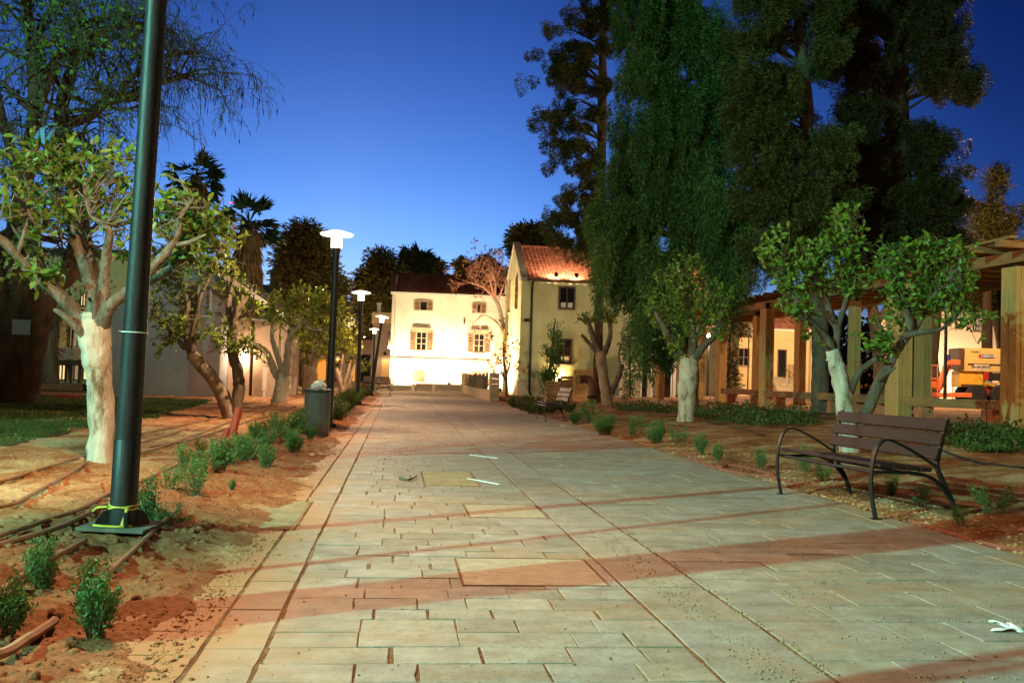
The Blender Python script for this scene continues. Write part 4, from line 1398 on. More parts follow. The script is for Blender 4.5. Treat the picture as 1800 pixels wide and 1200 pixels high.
for (a, b_) in ((1369, 1382),):
    m.tube([(yx(a), -.1, zt + 1.0), (yx(b_), -1.9, zt + .1)], .025, 6)
    for u in (0, .33, .66, 1):
        x_ = yx(a) + (yx(b_) - yx(a)) * u; y_ = -.1 - 1.8 * u; m.tube([(x_, y_, zt - .9 * u), (x_, y_, zt + 1.0 - .9 * u)], .018, 6)
for k in range(5):
    x_ = yx(1383) + k * .1; m.tube([(x_, -.3, zt - .1), (x_, -.3, zt + .9)], .014, 5)
m.tube([(yx(1383), -.3, zt + .9), (yx(1383) + .4, -.3, zt + .9)], .018, 5)
m.build('handrail', M['dark_iron'], YH)
for a, b_, t, bt in ((1296, 1316, 611, 643), (1252, 1262, 606, 640)):
    window(YH, yx(a), yz(a, bt), yx(b_) - yx(a), (bt - t) / FPX * 72, 0, .07, 'shutter', 2, 2, glass='dark_glass')
m = MB(); m.tube([(yx(1422), -.09, .4), (yx(1422), -.09, YT - .2)], .05, 8); m.build('drainpipe', M['concrete'], YH)
m = MB()
for k in range(16):
    x_ = yx(1228) + k * .105; m.b(x_, x_ + .03, -1.6, -1.57, .75, 1.75)
m.b(yx(1228), yx(1272), -1.61, -1.56, 1.75, 1.79)
m.build('railing', M['dark_iron'], YH)

# sign board
sp_ = A(1300, 578, 61)
SG = thing('sign_board', 'white notice board with black lettering and a red line, between pergola posts', 'sign', sp_)
sw, sh = 42 / FPX * 61, 25 / FPX * 61
m = MB(); m.b(sp_.x - sw / 2, sp_.x + sw / 2, 61, 61.05, sp_.z - sh / 2, sp_.z + sh / 2); m.build('board', M['sign_face'], SG)
m = MB(); m.b(sp_.x - sw / 2 - .03, sp_.x + sw / 2 + .03, 60.98, 61.06, sp_.z - sh / 2 - .06, sp_.z - sh / 2); m.build('bottom_rail', M['brown_trim'], SG)
m = MB()
text_mesh('\u05de.\u05d0\u05e1\u05d5\u05e8', .34, m, (sp_.x + .18, 60.985, sp_.z + .26), (1, 0, 0), (0, 0, 1))
text_mesh('(\u05d7)\u05ea\u05e4\u05ea\u05d7\u05d4  13', .25, m, (sp_.x + .05, 60.985, sp_.z - .10), (1, 0, 0), (0, 0, 1))
m.build('lettering', M['ink'], SG)
m = MB(); text_mesh('\u05d4\u05e0\u05d4\u05dc\u05d4', .15, m, (sp_.x + .35, 60.985, sp_.z - .34), (1, 0, 0), (0, 0, 1)); m.build('red_lettering', M['red_ink'], SG)
m = MB()
for dx in (-.6, .6): m.tube([(sp_.x + dx, 61.1, .2), (sp_.x + dx, 61.1, sp_.z + sh / 2)], .04, 6)
m.build('post', M['dark_iron'], SG)

# --- peach building at the right
PH = house('peach_building', 'peach coloured building with a small barred window behind the yellow lift', (A(1640, 700, 60).x, 60, 0), .03, cat='building')
def hx(px): return (px - 1640) / FPX * 60
def hz(px, py): return (684.2 + .03 * (px - 1640) - py) / FPX * 60 + 1.12
HT = hz(1700, 547)
m = MB(); m.b(0, 9, 0, 8, 0, HT); m.build('wall', M['stucco_peach'], PH)
m = MB(); m.extrude([(-.3, -.5, HT - .05), (-.3, 4, HT + 2), (-.3, 8.5, HT - .05)], (9.6, 0, 0)); rf = m.build('roof', M['roof_slate'], PH)
tile_roof('roof_tile', 'roof_red', rf, -.3, 9.3, (-.56, HT - .02), (4, HT + 2.05), 12, 40)
fr = window(PH, hx(1705), hz(1705, 582), .82, .92, 0, .06, 'concrete', 4, 2)
m = MB()
for k in range(6): m.b(hx(1705) + .08 + k * .13, hx(1705) + .10 + k * .13, -.10, -.08, hz(1705, 582), hz(1705, 582) + .92)
m.build('bars', M['white_paint'], fr)
m = MB(); m.b(hx(1672), hx(1687), -.9, -.3, .3, 2.0); m.build('cupboard', M['white_paint'], PH)

# --- glazed entrance with screens between house and pergola
GE = house('glazed_entrance', 'low glazed porch with a pale framed door beside the cream house', (A(1088, 705, 53).x, 53, 0), .05, cat='porch')
def ex(px): return (px - 1088) / FPX * 53
def ez(px, py): return (667.7 + .03 * (px - 1088) - py) / FPX * 53 + 1.12
m = MB()
m.b(-.2, ex(1192), .35, 3, 0, .25)
m.build('floor_slab', M['concrete'], GE)
m = MB(); m.b(ex(1090), ex(1126), .42, .46, .25, ez(1100, 590)); m.b(ex(1140), ex(1150), .42, .46, .25, ez(1140, 600)); m.build('screen_panel', M['stucco_plinth'], GE)
m = MB()
for px in (1109, 1128, 1146): m.b(ex(px), ex(px) + .06, .36, .44, .25, ez(px, 580))
m.build('screen_post', M['white_paint'], GE)
m = MB(); m.b(ex(1129), ex(1139), .40, .44, .25, ez(1130, 620)); m.b(ex(1168), ex(1182), .36, .40, .25, ez(1170, 632)); m.build('pane', M['dark_glass'], GE)
m = MB(); a_, b_ = ex(1164), ex(1190)
m.b(a_, a_ + .11, .3, .42, .25, ez(1170, 622)); m.b(b_ - .15, b_, .3, .42, .25, ez(1170, 622)); m.b(a_, b_, .29, .43, ez(1170, 630), ez(1170, 622)); m.b(ex(1181), ex(1181) + .07, .31, .41, .25, ez(1170, 631))
m.build('door_frame', M['white_paint'], GE)
m = MB(); m.b(ex(1150), ex(1192), .2, 2.6, ez(1170, 620), ez(1170, 604)); m.build('canopy', M['concrete'], GE)

# pallets and pipe in front of the cream house
def pallet(label, loc, rz, tilt, w=1.2, h=1.0, mat='timber_flat'):
    r = thing('pallet', label, 'pallet', None, 'pallets before the cream house'); r.location = loc; r.rotation_euler = (tilt, 0, rz)
    for k in range(7):
        m = MB(); m.b(-w / 2, w / 2, -.07, -.045, k * h / 7, k * h / 7 + h / 7 - .035); m.build('board', M[mat], r)
    for x in (-w / 2, -.05, w / 2 - .1):
        m = MB(); m.b(x, x + .1, -.044, .05, 0, h - .03); m.build('runner', M[mat], r)
q = A(1028, 705, 46); pallet('wooden pallet standing upright behind the shaded bench', (q.x, 46, .02), .1, -.12, 1.05, 1.55, 'timber')
q = A(989, 700, 49); pallet('dark pallet leaning low against the cream house wall', (q.x, 50, .02), .0, -.25, 1.6, 1.0)
q = A(1008, 700, 47.5); pallet('grey pallet standing behind the bench, left of the upright one', (q.x, 48, .02), .05, -.15, 1.2, 1.25)
bp = thing('drain_pipe', 'thick curved rust brown pipe bending over beside the pallets', 'pipe', A(1042, 708, 40))
m = MB(); pts = spline([A(1041, 712, 40), A(1041, 690, 40), A(1041, 678, 40), A(1037, 669, 40), A(1029, 666, 40), A(1016, 667, 39.8)], 5)
m.tube(pts, .16, 16); m.build('pipe', surf('pipe_rust', (.10, .055, .03), (.17, .10, .06), 5, .7, .2), bp, True)
m = MB(); m.lathe([(.17, 0), (.2, 0), (.2, .12), (.17, .12)], A(1041, 700, 40), 16); m.build('collar', M['rubber'], bp, True)

# --- timber pergola
PG = thing('timber_pergola', 'long timber pergola of paired plank posts with a slatted roof', 'pergola', (9, 30, .3))
rg = random.Random(11)
posts = [(1783, 20.5, .46), (1579, 24.2, .55), (1621, 29, .42), (1500, 30, .34), (1405, 36, .40), (1346, 33.6, .46), (1329, 38, .34), (1266, 40, .45), (1160, 46, .42), (1160, 50, .40), (1232, 44.5, .34)]
tops = {}
for px, Y, w in posts:
    d = ray(px, 690); X = d[0] / d[1] * Y
    z0 = ground_z(X, Y)
    m = MB()
    k = 3
    R = Matrix.Rotation(PROT + .05, 3, 'Z')
    c = Vector((X, Y, 0))
    pw = w * .62 / k
    for i in range(k):   # three planks side by side, two deep
        for j in range(2):
            off = Vector(((i - 1) * (pw + .012), (j - .5) * (w * .55), 0))
            m.box(c + R @ off + Vector((0, 0, z0 + 1.65)), (pw, w * .53, 3.35 + rg.uniform(-.015, .015)), R)
    po = m.build('post', M['timber'], PG, bev=.008)
    m = MB(); m.box(c + Vector((0, 0, z0 + 3.42)), (.16, .12, .22), R); m.build('bracket', M['dark_iron'], po)
def rowpt(f, Y): return Vector((f[0] + (Y - f[1]) * f[2], Y, 0))
rowA, rowB = (10.3, 20.5, -.105), (13.6, 20.5, -.165)
for row in (rowA, rowB):
    pts = [rowpt(row, y) for y in (19.4, 22, 24.2, 29, 33.6, 38, 42.5, 47)]
    for a, b_ in zip(pts[:-1], pts[1:]):
        za, zb = 3.53 + ground_z(a.x, a.y), 3.53 + ground_z(b_.x, b_.y)
        for dx in (-.12, .12):
            m = MB(); m.beam(a + Vector((dx, 0, za - .02)), b_ + Vector((dx, -.01, zb - .02)), .10, .24); m.build('beam', M['timber_flat'], PG, bev=.006)
y = 19.7
i = 0
while y < 47:
    a, b_ = rowpt(rowA, y), rowpt(rowB, y + .6)
    d = (b_ - a).normalized()
    z = 3.60 + ground_z(a.x, a.y)
    m = MB(); m.beam(a - d * .9 + Vector((0, 0, z + .075)), b_ + d * .9 + Vector((0, 0, z + .075)), .12, .14); m.build('rafter', M['timber_flat'], PG)
    y += .92
rows = [(10.3 - .7 + k * .42, 20.5, -.105 - .06 * (k * .42 - .7) / 3.3) for k in range(12)]
for k, row in enumerate(rows):
    a, b_ = rowpt(row, 19.3), rowpt(row, 47.3)
    m = MB(); m.beam(a + Vector((0, 0, 3.78 + ground_z(rowpt(rowA, 19.3).x, 19.3))), b_ + Vector((0, 0, 3.78 + ground_z(rowpt(rowA, 47).x, 47))), .16, .05); m.build('roof_slat', M['timber_flat'], PG)
# bench height beams between the posts
for (xa, ya, xb, yb) in ((1775, 21.2, 1600, 23.6), (1560, 25, 1500, 27.5), (1490, 28, 1352, 33), (1338, 34.5, 1276, 39)):
    da, db = ray(xa, 700), ray(xb, 700)
    pa, pb_ = Vector((da[0] / da[1] * ya, ya, 0)), Vector((db[0] / db[1] * yb, yb, 0))
    m = MB(); m.beam(pa + Vector((0, 0, .82)), pb_ + Vector((0, 0, .82)), .42, .20); m.build('seat_beam', M['timber_flat'], PG, bev=.01)
    for u in (.15, .85):
        q = pa.lerp(pb_, u)
        m = MB(); m.box(q + Vector((0, 0, .5)), (.3, .4, .42)); m.build('seat_block', M['brick'], PG, bev=.01)
lamp_y = A(1672, 411, 47)

# --- boom lift
BL = thing('boom_lift', 'yellow boom lift with big black wheels parked behind the pergola', 'boom lift', A(1730, 705, 42))
Yb = 42
def bx(px, py, dy=0): return A(px, py, Yb + dy)
def slabp(m, px0, px1, py0, py1, y0, y1):
    a, b_ = A(px0, py1, Yb), A(px1, py0, Yb)
    m.b(a.x, b_.x, Yb + y0, Yb + y1, a.z, b_.z)
m = MB(); slabp(m, 1691, 1800, 614, 631, 0, .9); slabp(m, 1691, 1796, 632, 652, -.05, .85)
bm = m.build('boom', M['lift_cream'], BL, bev=.02)
m = MB(); slabp(m, 1684, 1694, 612, 649, -.08, .95); m.build('boom_end', M['brown_trim'], bm)
m = MB(); slabp(m, 1725, 1747, 623, 629, -.02, .0); m.build('brand_plate', M['blue_ink'], bm)
m = MB(); slabp(m, 1720, 1726, 623, 629, -.03, .0); m.build('red_plate', M['red_ink'], bm)
q = A(1737, 626, Yb)
m = MB(); text_mesh('LIEBHOR', .15, m, (q.x, Yb - .03, q.z), (1, 0, 0), (0, 0, 1)); m.build('brand_lettering', M['plastic_white'], bm)
q = A(1723, 645, Yb)
m = MB(); slabp(m, 1711, 1738, 641, 649, -.058, -.05); m.build('number_plate', M['sign_face'], bm)
m = MB(); text_mesh('04-8438055', .165, m, (q.x, Yb - .065, q.z), (1, 0, 0), (0, 0, 1)); m.build('number', M['ink'], bm)
q = A(1715, 618.5, Yb)
m = MB(); text_mesh('WORK 4', .1, m, (q.x, Yb - .012, q.z), (1, 0, 0), (0, 0, 1)); m.build('small_lettering', M['ink'], bm)
m = MB(); slabp(m, 1688, 1731, 653, 680, .05, .9); slabp(m, 1731, 1764, 672, 680, .05, .9); m.build('body', M['lift_yellow'], BL, bev=.03)
m = MB(); slabp(m, 1734, 1766, 656, 668, .0, .8); m.build('engine_cover', M['rubber'], BL, bev=.03)
m = MB(); slabp(m, 1729, 1738, 652, 668, -.04, .7); m.build('turntable', M['red_cloth'], BL, bev=.02)
m = MB(); slabp(m, 1720, 1760, 680, 694, .1, .9); m.build('chassis', M['red_cloth'], BL, bev=.02)
for px, py, yy in ((1714, 691, -.1), (1757, 690, -.1), (1716, 690, 1.0), (1757, 690, 1.0)):
    q = A(px, py, Yb)
    wz = ground_z(q.x, Yb) + .40
    m = MB(); m.lathe([(.22, -.17), (.40, -.16), (.44, -.10), (.44, .10), (.40, .16), (.22, .17)], n=28)
    m.v = [(q.x + v[0], Yb + yy + v[2], wz + .04 + v[1]) for v in m.v]
    wh = m.build('wheel', M['rubber'], BL, True)
    m = MB(); m.lathe([(0, -.13), (.2, -.12), (.22, -.08), (.22, .1)], n=20); m.v = [(q.x + v[0], Yb + yy + v[2], wz + .04 + v[1]) for v in m.v]; m.build('rim', M['lift_orange'], wh, True)

m = MB()
for py in (641,): slabp(m, 1700, 1795, py, py + .7, -.056, -.049)
m.build('seam', M['brown_trim'], bm)
m = MB(); m.tube([A(1732, 670, Yb - .1), A(1756, 677, Yb - .1)], .04, 8); m.build('hydraulic_ram', M['concrete'], BL, True)
m = MB(); slabp(m, 1690, 1728, 676, 679, .0, .049)
m.build('lower_sill', M['brown_trim'], BL)
m = MB()
for px in (1742, 1752, 1762): m.tube([A(px, 656, Yb), A(px, 647, Yb)], .02, 6)
m.tube([A(1742, 648, Yb), A(1764, 648, Yb)], .02, 6); m.build('guard_rail', M['rubber'], BL, True)

# --- orange trailer lift beside it
OL = thing('scissor_lift', 'orange folded lift trailer with a slanting arm left of the yellow boom lift', 'lift', A(1660, 705, 41))
m = MB(); m.beam(A(1638, 694, 41), A(1700, 694, 41), .9, .18); m.build('chassis', M['lift_orange'], OL, bev=.02)
m = MB(); m.beam(A(1648, 686, 41), A(1664, 635, 41), .14, .2); m.beam(A(1650, 686, 41.4), A(1668, 640, 41.4), .14, .2); m.build('arm', M['lift_orange'], OL, bev=.02)
m = MB(); m.beam(A(1664, 636, 41), A(1686, 637, 41.1), .2, .22); m.build('knuckle', M['lift_orange'], OL, bev=.02)
m = MB(); m.lathe([(.1, -.12), (.12, 0), (.1, .12)], A(1666, 628, 41), 12); m.build('blue_cap', M['blue_ink'], OL, True)
m = MB()
for px in (1637, 1648): m.tube([A(px, 690, 40.9), A(px, 642, 40.9)], .025, 6)
for py in (642, 665): m.tube([A(1632, py, 40.9), A(1648, py, 40.9)], .025, 6)
m.build('guard_rail', M['lift_orange'], OL)
m = MB(); 
a_, b2 = A(1636, 682, 41), A(1650, 666, 41); m.b(a_.x, b2.x, 40.95, 41.6, a_.z, b2.z); m.build('platform', M['lift_orange'], OL, bev=.02)

# --- lamps for the house fronts
def up_light(label, loc, target, energy, spot, col=GLOW, radius=.12, mat='spot_glass'):
    r = thing('floodlight', label, 'floodlight', None, 'floodlights at the house fronts')
    r.location = loc
    d = (Vector(target) - Vector(loc)); 
    r.rotation_euler = d.to_track_quat('-Z', 'Y').to_euler()
    m = MB(); m.lathe([(.0, .16), (.10, .16), (.13, .02), (.13, -.06)], n=14); m.build('housing', M['black_metal'], r, True)
    lamp('floodlight_beam', 'SPOT', Vector(loc) + d.normalized() * .1, energy, col, radius, target, spot, .8)
def onW(x, y, z): return tuple(Matrix.Rotation(PROT, 3, 'Z') @ Vector((x, y, z)) + Vector((XW, 75, 0)))
def onC(x, y, z): return tuple(Matrix.Rotation(PROT, 3, 'Z') @ Vector((x, y, z)) + Vector((.46, 58, 0)))
up_light('floodlight at the foot of the white house, left of its shuttered cellar window', onW(.9, -1.9, .12), onW(1.2, 0, 3.6), 3700, 150)
up_light('floodlight at the foot of the white house between its two cellar windows', onW(4.4, -2.0, .45), onW(4.4, 0, 3.6), 3900, 150)
up_light('floodlight at the foot of the white house nearest the cream house', onW(8.2, -1.9, .12), onW(8.2, 0, 3.6), 3700, 150)
up_light('floodlight washing the gable end of the cream house', onC(-2.0, 3.6, .12), onC(0, 3.8, 4.2), 9000, 150)
up_light('floodlight under the lower window of the cream house', onC(2.3, -.5, 1.0), onC(2.3, .6, 1.8), 260, 140, (1, .70, .30), .06)
for i, x in enumerate((1.9, 3.1, 6.4, 9.2, 11.8)):
    up_light(['roof light on the cream house eave nearest the gable', 'second roof light on the cream house eave', 'roof light on the eave behind the cypress', 'roof light on the eave above the bright citrus', 'roof light at the far end of the tiled eave'][i], onC(x, -.78, EZ + .26), onC(x, 2.0, EZ + 1.2), 420, 150, (1, .62, .36), .06)
q = Vector((A(676, 640, 77.3).x, 77.3, 2.6)); up_light('small floodlight on the brown annex base', tuple(q), (q.x, 78, 1.2), 60, 140)

def yard_lamp(label, loc, H, energy, col=(1, .68, .40)):
    r = thing('yard_lamp', label, 'yard lamp', None, 'yard lamps behind the pergola'); r.location = loc
    m = MB(); m.lathe([(.07, 0), (.05, H)], n=12); m.build('pole', M['black_metal'], r, True)
    m = MB(); m.lathe([(0, .02), (.10, .02), (.13, .12), (.0, .13)], (0, 0, H), 14); m.build('cap', M['black_metal'], r, True)
    m = MB(); m.lathe([(0, -.10), (.07, -.09), (.09, .0), (.0, .015)], (0, 0, H), 14); m.build('lamp_glass', M['spot_glass'], r, True)
    lamp('yard_lamp_light', 'POINT', Vector(loc) + Vector((0, -.3, H - .25)), energy, col, .15)
q = A(1661, 690, 38); yard_lamp('yard lamp shining on the peach building and the lifts', (q.x, 38, .4), 6.6, 4200)
q = A(1330, 690, 62); yard_lamp('yard lamp before the yellow house', (q.x + 1.2, 63.5, .6), 4.6, 5200)
q = A(1212, 690, 55); yard_lamp('yard lamp by the glazed porch', (q.x, 50, .5), 3.0, 500)
q = A(1505, 632, 38); yard_lamp('tiny lamp glinting between the forks of the white trunk', (q.x, 38, .45), 2.0, 60)
q = A(533, 630, 75); yard_lamp('yard lamp glowing behind the citrus row', (q.x, 74, 0), 2.4, 500, (1, .40, .12))
yard_lamp('yard lamp at the near end of the pergola, beyond the right edge', (12.6, 15.5, .35), 3.6, 650, (1, .62, .26))
yard_lamp('added unseen lamp behind the white house, brightening the trees there', (-12.0, 91, 0), 6.5, 2600, (1, .74, .38))  # hidden lamp added to brighten the trees behind the roof
yard_lamp('added lamp behind the citrus row, brightening the dark rounded pine', (-17.5, 63, 0), 5.0, 1300, (1, .74, .38))  # lamp added to brighten the pine behind the citrus row
q = A(1700, 690, 56.5); up_light('added floodlight brightening the front of the peach building', (q.x, 56.5, .7), (q.x + .3, 60, 3.0), 2600, 150, (1, .72, .46))  # floodlight added to brighten the peach wall
q = A(640, 600, 90); yard_lamp('small distant lamp between the lamp posts', (q.x, 90, 0), 4.3, 160)

# orange lit building behind the citrus row
OB = house('arcade_building', 'amber lit arcade building glimpsed behind the citrus trees', (A(495, 690, 82).x, 82, 0), 0, cat='building')
m = MB(); m.b(0, 8, 0, 5, 0, 3.8); m.build('wall', M['stucco_pink'], OB)
for k in range(6):
    m = MB(); m.b(.4 + k * 1.2, 1.25 + k * 1.2, -.06, -.004, .3, 2.6 if k % 2 else 2.2); fr = m.build('window', M['brown_trim'], OB)
    m = MB(); m.b(.46 + k * 1.2, 1.19 + k * 1.2, -.075, -.062, .36, 2.5 if k % 2 else 2.1); m.build('pane', M['window_glow_amber'] if k in (1, 2, 4) else M['dark_glass'], fr)
m = MB(); m.b(-.2, 8.2, -.3, 5.2, 3.8, 4.0); m.build('roof', M['roof_slate'], OB)

# ------------------------------------------------------------------ vegetation
def limb_world(pts, Y):
    """pts: (px, py, depth offset)"""
    return [A(p[0], p[1], Y + (p[2] if len(p) > 2 else 0)) for p in pts]

def citrus(label, cat, Y, trunk, limbs, clumps, seed, leaf=.085, lm='leaf_citrus', bm='whitewash', bm2='bark_citrus', dens=1.0, name='citrus_tree', group=None, per=26, base_lift=-.1, twigmat=None, loose=1.0):
    rg = random.Random(seed); rng = np.random.default_rng(seed)
    base = G(trunk[0][0], trunk[0][1])
    at = Vector((A(trunk[0][0], trunk[0][1], Y).x, Y, ground_z(base.x, Y)))
    root = thing(name, label, cat, at, group)
    m = MB()
    pts = [(p[0], p[1], p[2] if len(p) > 3 else 0, p[-1]) for p in trunk]
    W_ = []
    for px, py, dy, r in pts:
        q = A(px, py, Y + dy); W_.append((q.x, q.y, q.z, r))
    W_[0] = (W_[0][0], W_[0][1], at.z + base_lift, W_[0][3])
    sp = spline(W_, 7)
    m.tube([p[:3] for p in sp], [p[3] for p in sp], 18, True, .22, seed)
    m.build('trunk', M[bm], root, True)
    lm_ = MB(); ends = []
    for L in limbs:
        W_ = []
        for px, py, dy, r in L:
            q = A(px, py, Y + dy); W_.append((q.x, q.y, q.z, r * .86))
        sp = spline(W_, 6)
        lm_.tube([p[:3] for p in sp], [p[3] for p in sp], 11, True, .24, seed + len(ends))
        ends += [Vector(p[:3]) for p in sp[len(sp) // 3:]]
    if lm_.v:
        lm_.build('limb', M[bm2], root, True)
    tw = MB(); P, D = [], []
    for (cx, cy, rx, ry, n, dy) in clumps:
        c = A(cx, cy, Y + dy)
        RX, RY = rx / FPX * Y * loose, ry / FPX * Y * loose
        RD = (RX + RY) * .55
        k = max(3, int(n * dens))
        for _ in range(k):
            while True:
                u = Vector((rg.uniform(-1, 1), rg.uniform(-1, 1), rg.uniform(-1, 1)))
                if u.length < 1: break
            u = u * (u.length ** -.25 if u.length > 0.05 else 1)
            tip = c + Vector((u.x * RX, u.y * RD, u.z * RY))
            e = min(ends, key=lambda q: (q - tip).length + rg.uniform(0, .25)) if ends else c
            d = tip - e
            out = (d.normalized() * .8 + Vector((rg.gauss(0, .5), rg.gauss(0, .5), rg.gauss(.35, .45)))).normalized()
            st = tip - out * rg.uniform(.20, .42)
            if d.length < 1.1:
                mid = e.lerp(st, .5) + Vector((rg.gauss(0, .05), rg.gauss(0, .05), rg.gauss(.04, .05)))
                tw.tube([e, mid, st, tip], [.010, .008, .006, .003], 4, False)
            else:
                tw.tube([st - out * .25, st, tip], [.007, .006, .003], 4, False)
            nl = rg.randint(int(per * .22), int(per * .45))
            for i in range(nl):
                f = rg.random()
                q = st.lerp(tip, f)
                a = Vector((rg.gauss(0, 1), rg.gauss(0, 1), rg.gauss(-.05, .8)))
                dd = (out * .55 + a * .75)
                P.append(q); D.append(dd)
    tw.build('twigs', M[twigmat or 'twig_dark'], root)
    n = len(P)
    leaves('crown', M[lm], root, P, D, rng.uniform(leaf * .6, leaf * 1.2, n), rng.uniform(leaf * .36, leaf * .58, n), rng)
    return root

# foreground citrus on the left
citrus('whitewashed citrus with wide spreading limbs, left of the tall black lamp post', 'citrus tree', 10.35,
       [(176, 834, 0, .175), (176, 815, 0, .145), (178, 760, 0, .125), (176, 700, 0, .125), (173, 650, 0, .132), (168, 610, 0, .155), (166, 575, 0, .16), (168, 550, 0, .12)],
       [[(160, 600, 0, .10), (140, 562, 0, .085), (100, 515, -.1, .070), (60, 482, -.2, .062), (25, 445, -.3, .055), (0, 420, -.4, .050), (-60, 385, -.6, .035)],
        [(170, 585, 0, .10), (164, 540, 0, .085), (158, 495, .1, .078), (143, 453, .2, .066), (128, 412, .25, .055), (116, 370, .3, .04), (100, 330, .3, .025), (92, 290, .35, .012)],
        [(172, 580, -.05, .09), (180, 530, -.1, .075), (183, 490, -.1, .062), (188, 440, -.15, .055), (193, 410, -.2, .045), (180, 392, -.2, .03), (160, 380, -.2, .02), (150, 350, -.2, .010)],
        [(176, 585, 0, .10), (186, 550, -.1, .085), (204, 527, -.15, .072), (232, 508, -.1, .068), (262, 495, 0, .055), (292, 478, .15, .048), (322, 448, .3, .04), (345, 420, .3, .03), (370, 395, .3, .018)],
        [(240, 505, -.1, .06), (268, 470, -.25, .055), (295, 440, -.3, .05), (312, 410, -.3, .04), (318, 380, -.3, .028), (340, 350, -.3, .014)],
        [(312, 430, -.3, .035), (335, 425, -.35, .025), (362, 412, -.4, .012)],
        [(150, 590, -.1, .06), (132, 573, -.2, .045), (115, 556, -.25, .04), (103, 548, -.25, .036), (95, 544, -.25, .022)],
        [(168, 560, -.1, .045), (166, 520, -.2, .032), (163, 506, -.22, .026)],
        [(160, 520, .2, .05), (156, 470, .4, .04), (160, 435, .5, .032), (152, 405, .5, .02), (140, 380, .5, .01)],
        [(90, 505, .1, .045), (60, 470, .4, .035), (40, 430, .5, .025), (20, 395, .5, .012)],
        [(30, 450, -.3, .03), (45, 400, -.3, .02), (55, 360, -.3, .01)]],
       [(285, 345, 30, 40, 22, 0), (390, 400, 24, 30, 16, .2), (330, 450, 40, 22, 16, .3), (230, 270, 26, 30, 10, .2), (30, 330, 55, 45, 30, -.2), (85, 300, 50, 40, 28, .1), (30, 260, 55, 30, 18, 0), (130, 270, 45, 35, 26, .1), (170, 310, 45, 40, 30, .1), (150, 360, 40, 30, 14, .1), (205, 345, 40, 35, 22, 0),
        (225, 300, 30, 30, 12, .1), (100, 240, 50, 25, 14, .1), (170, 240, 40, 22, 10, .2), (40, 420, 30, 28, 16, .3), (100, 465, 14, 24, 9, -.2), (30, 475, 40, 12, 8, -.4), (265, 390, 26, 30, 14, 0),
        (310, 370, 38, 36, 30, 0), (350, 385, 34, 34, 24, .1), (330, 330, 35, 30, 18, .1), (370, 430, 25, 25, 12, .2), (290, 420, 25, 20, 8, .2), (240, 440, 30, 26, 10, .2), (70, 370, 40, 30, 14, .1), (5, 390, 30, 40, 14, -.3)],
       3, .108, dens=.64, loose=1.28, twigmat='bark_citrus')

citrus('leaning V shaped citrus whose two trunks part at the ground before the grey house', 'citrus tree', 20.6,
       [(405, 744, 0, .22), (404, 735, 0, .17), (398, 712, 0, .15), (388, 690, 0, .14), (372, 664, 0, .135), (352, 640, 0, .13), (335, 622, 0, .12)],
       [[(412, 742, 0, .15), (416, 712, 0, .15), (420, 680, 0, .15), (417, 650, 0, .135), (410, 625, 0, .13), (408, 600, 0, .12), (412, 570, 0, .10), (420, 540, 0, .09), (436, 520, .1, .05), (445, 500, .1, .02)],
        [(340, 630, 0, .12), (330, 600, 0, .09), (322, 570, .1, .08), (330, 535, .1, .06), (318, 500, .2, .045), (300, 470, .2, .02)],
        [(338, 628, 0, .10), (338, 590, -.2, .08), (345, 555, -.3, .06), (352, 520, -.3, .05), (372, 480, -.3, .03), (385, 440, -.3, .015)],
        [(326, 612, 0, .07), (306, 590, -.2, .05), (290, 570, -.3, .03), (270, 550, -.3, .015)],
        [(412, 580, 0, .08), (402, 545, .1, .07), (405, 510, .2, .06), (410, 480, .2, .04), (400, 440, .2, .015)],
        [(415, 560, 0, .05), (440, 548, -.1, .04), (452, 546, -.1, .02)],
        [(412, 625, 0, .06), (430, 600, -.2, .04), (455, 612, -.3, .03), (470, 625, -.3, .012)]],
       [(295, 520, 40, 45, 46, 0), (335, 470, 42, 40, 44, 0), (380, 440, 40, 45, 46, 0), (300, 570, 40, 32, 30, -.2), (335, 555, 35, 30, 22, 0), (405, 480, 30, 40, 30, .1), (405, 590, 42, 32, 46, -.3),
        (445, 530, 25, 25, 14, 0), (380, 590, 25, 25, 14, -.2), (440, 610, 30, 20, 16, -.2), (270, 470, 30, 40, 24, .2), (345, 410, 50, 30, 26, .2), (415, 400, 25, 30, 12, .2), (300, 610, 30, 20, 10, -.1)],
       5, .10, lm='leaf_green', bm='bark_pale', bm2='bark_grey', dens=1.0)

citrus('lamplit yellowish citrus with a whitewashed base right of the grey house corner', 'citrus tree', 30.6,
       [(488, 716, 0, .24), (490, 706, 0, .22), (494, 690, 0, .22), (498, 672, 0, .24), (500, 655, 0, .2)],
       [[(497, 672, 0, .16), (484, 655, 0, .13), (476, 635, 0, .12), (470, 620, 0, .09), (458, 608, -.2, .06), (440, 600, -.3, .03)],
        [(502, 660, 0, .17), (506, 630, 0, .14), (508, 600, 0, .12), (520, 578, 0, .11), (538, 566, 0, .09), (552, 556, 0, .05), (570, 540, 0, .03)],
        [(500, 660, 0, .14), (490, 630, .1, .11), (480, 600, .1, .09), (478, 575, .2, .06), (480, 545, .2, .03)],
        [(510, 600, 0, .08), (515, 560, .1, .06), (522, 530, .2, .03)], [(530, 570, 0, .07), (560, 580, -.2, .05), (590, 570, -.2, .03)]],
       [(540, 520, 42, 28, 55, 0), (575, 530, 34, 32, 50, 0), (505, 530, 36, 30, 44, .1), (525, 560, 36, 28, 40, 0), (575, 575, 34, 32, 50, .1), (490, 560, 24, 28, 22, .2), (540, 600, 30, 22, 22, .2), (600, 560, 16, 40, 16, .3), (470, 540, 20, 30, 14, .3)],
       6, .13, lm='leaf_lamplit', bm='whitewash', bm2='bark_pale', dens=1.15)
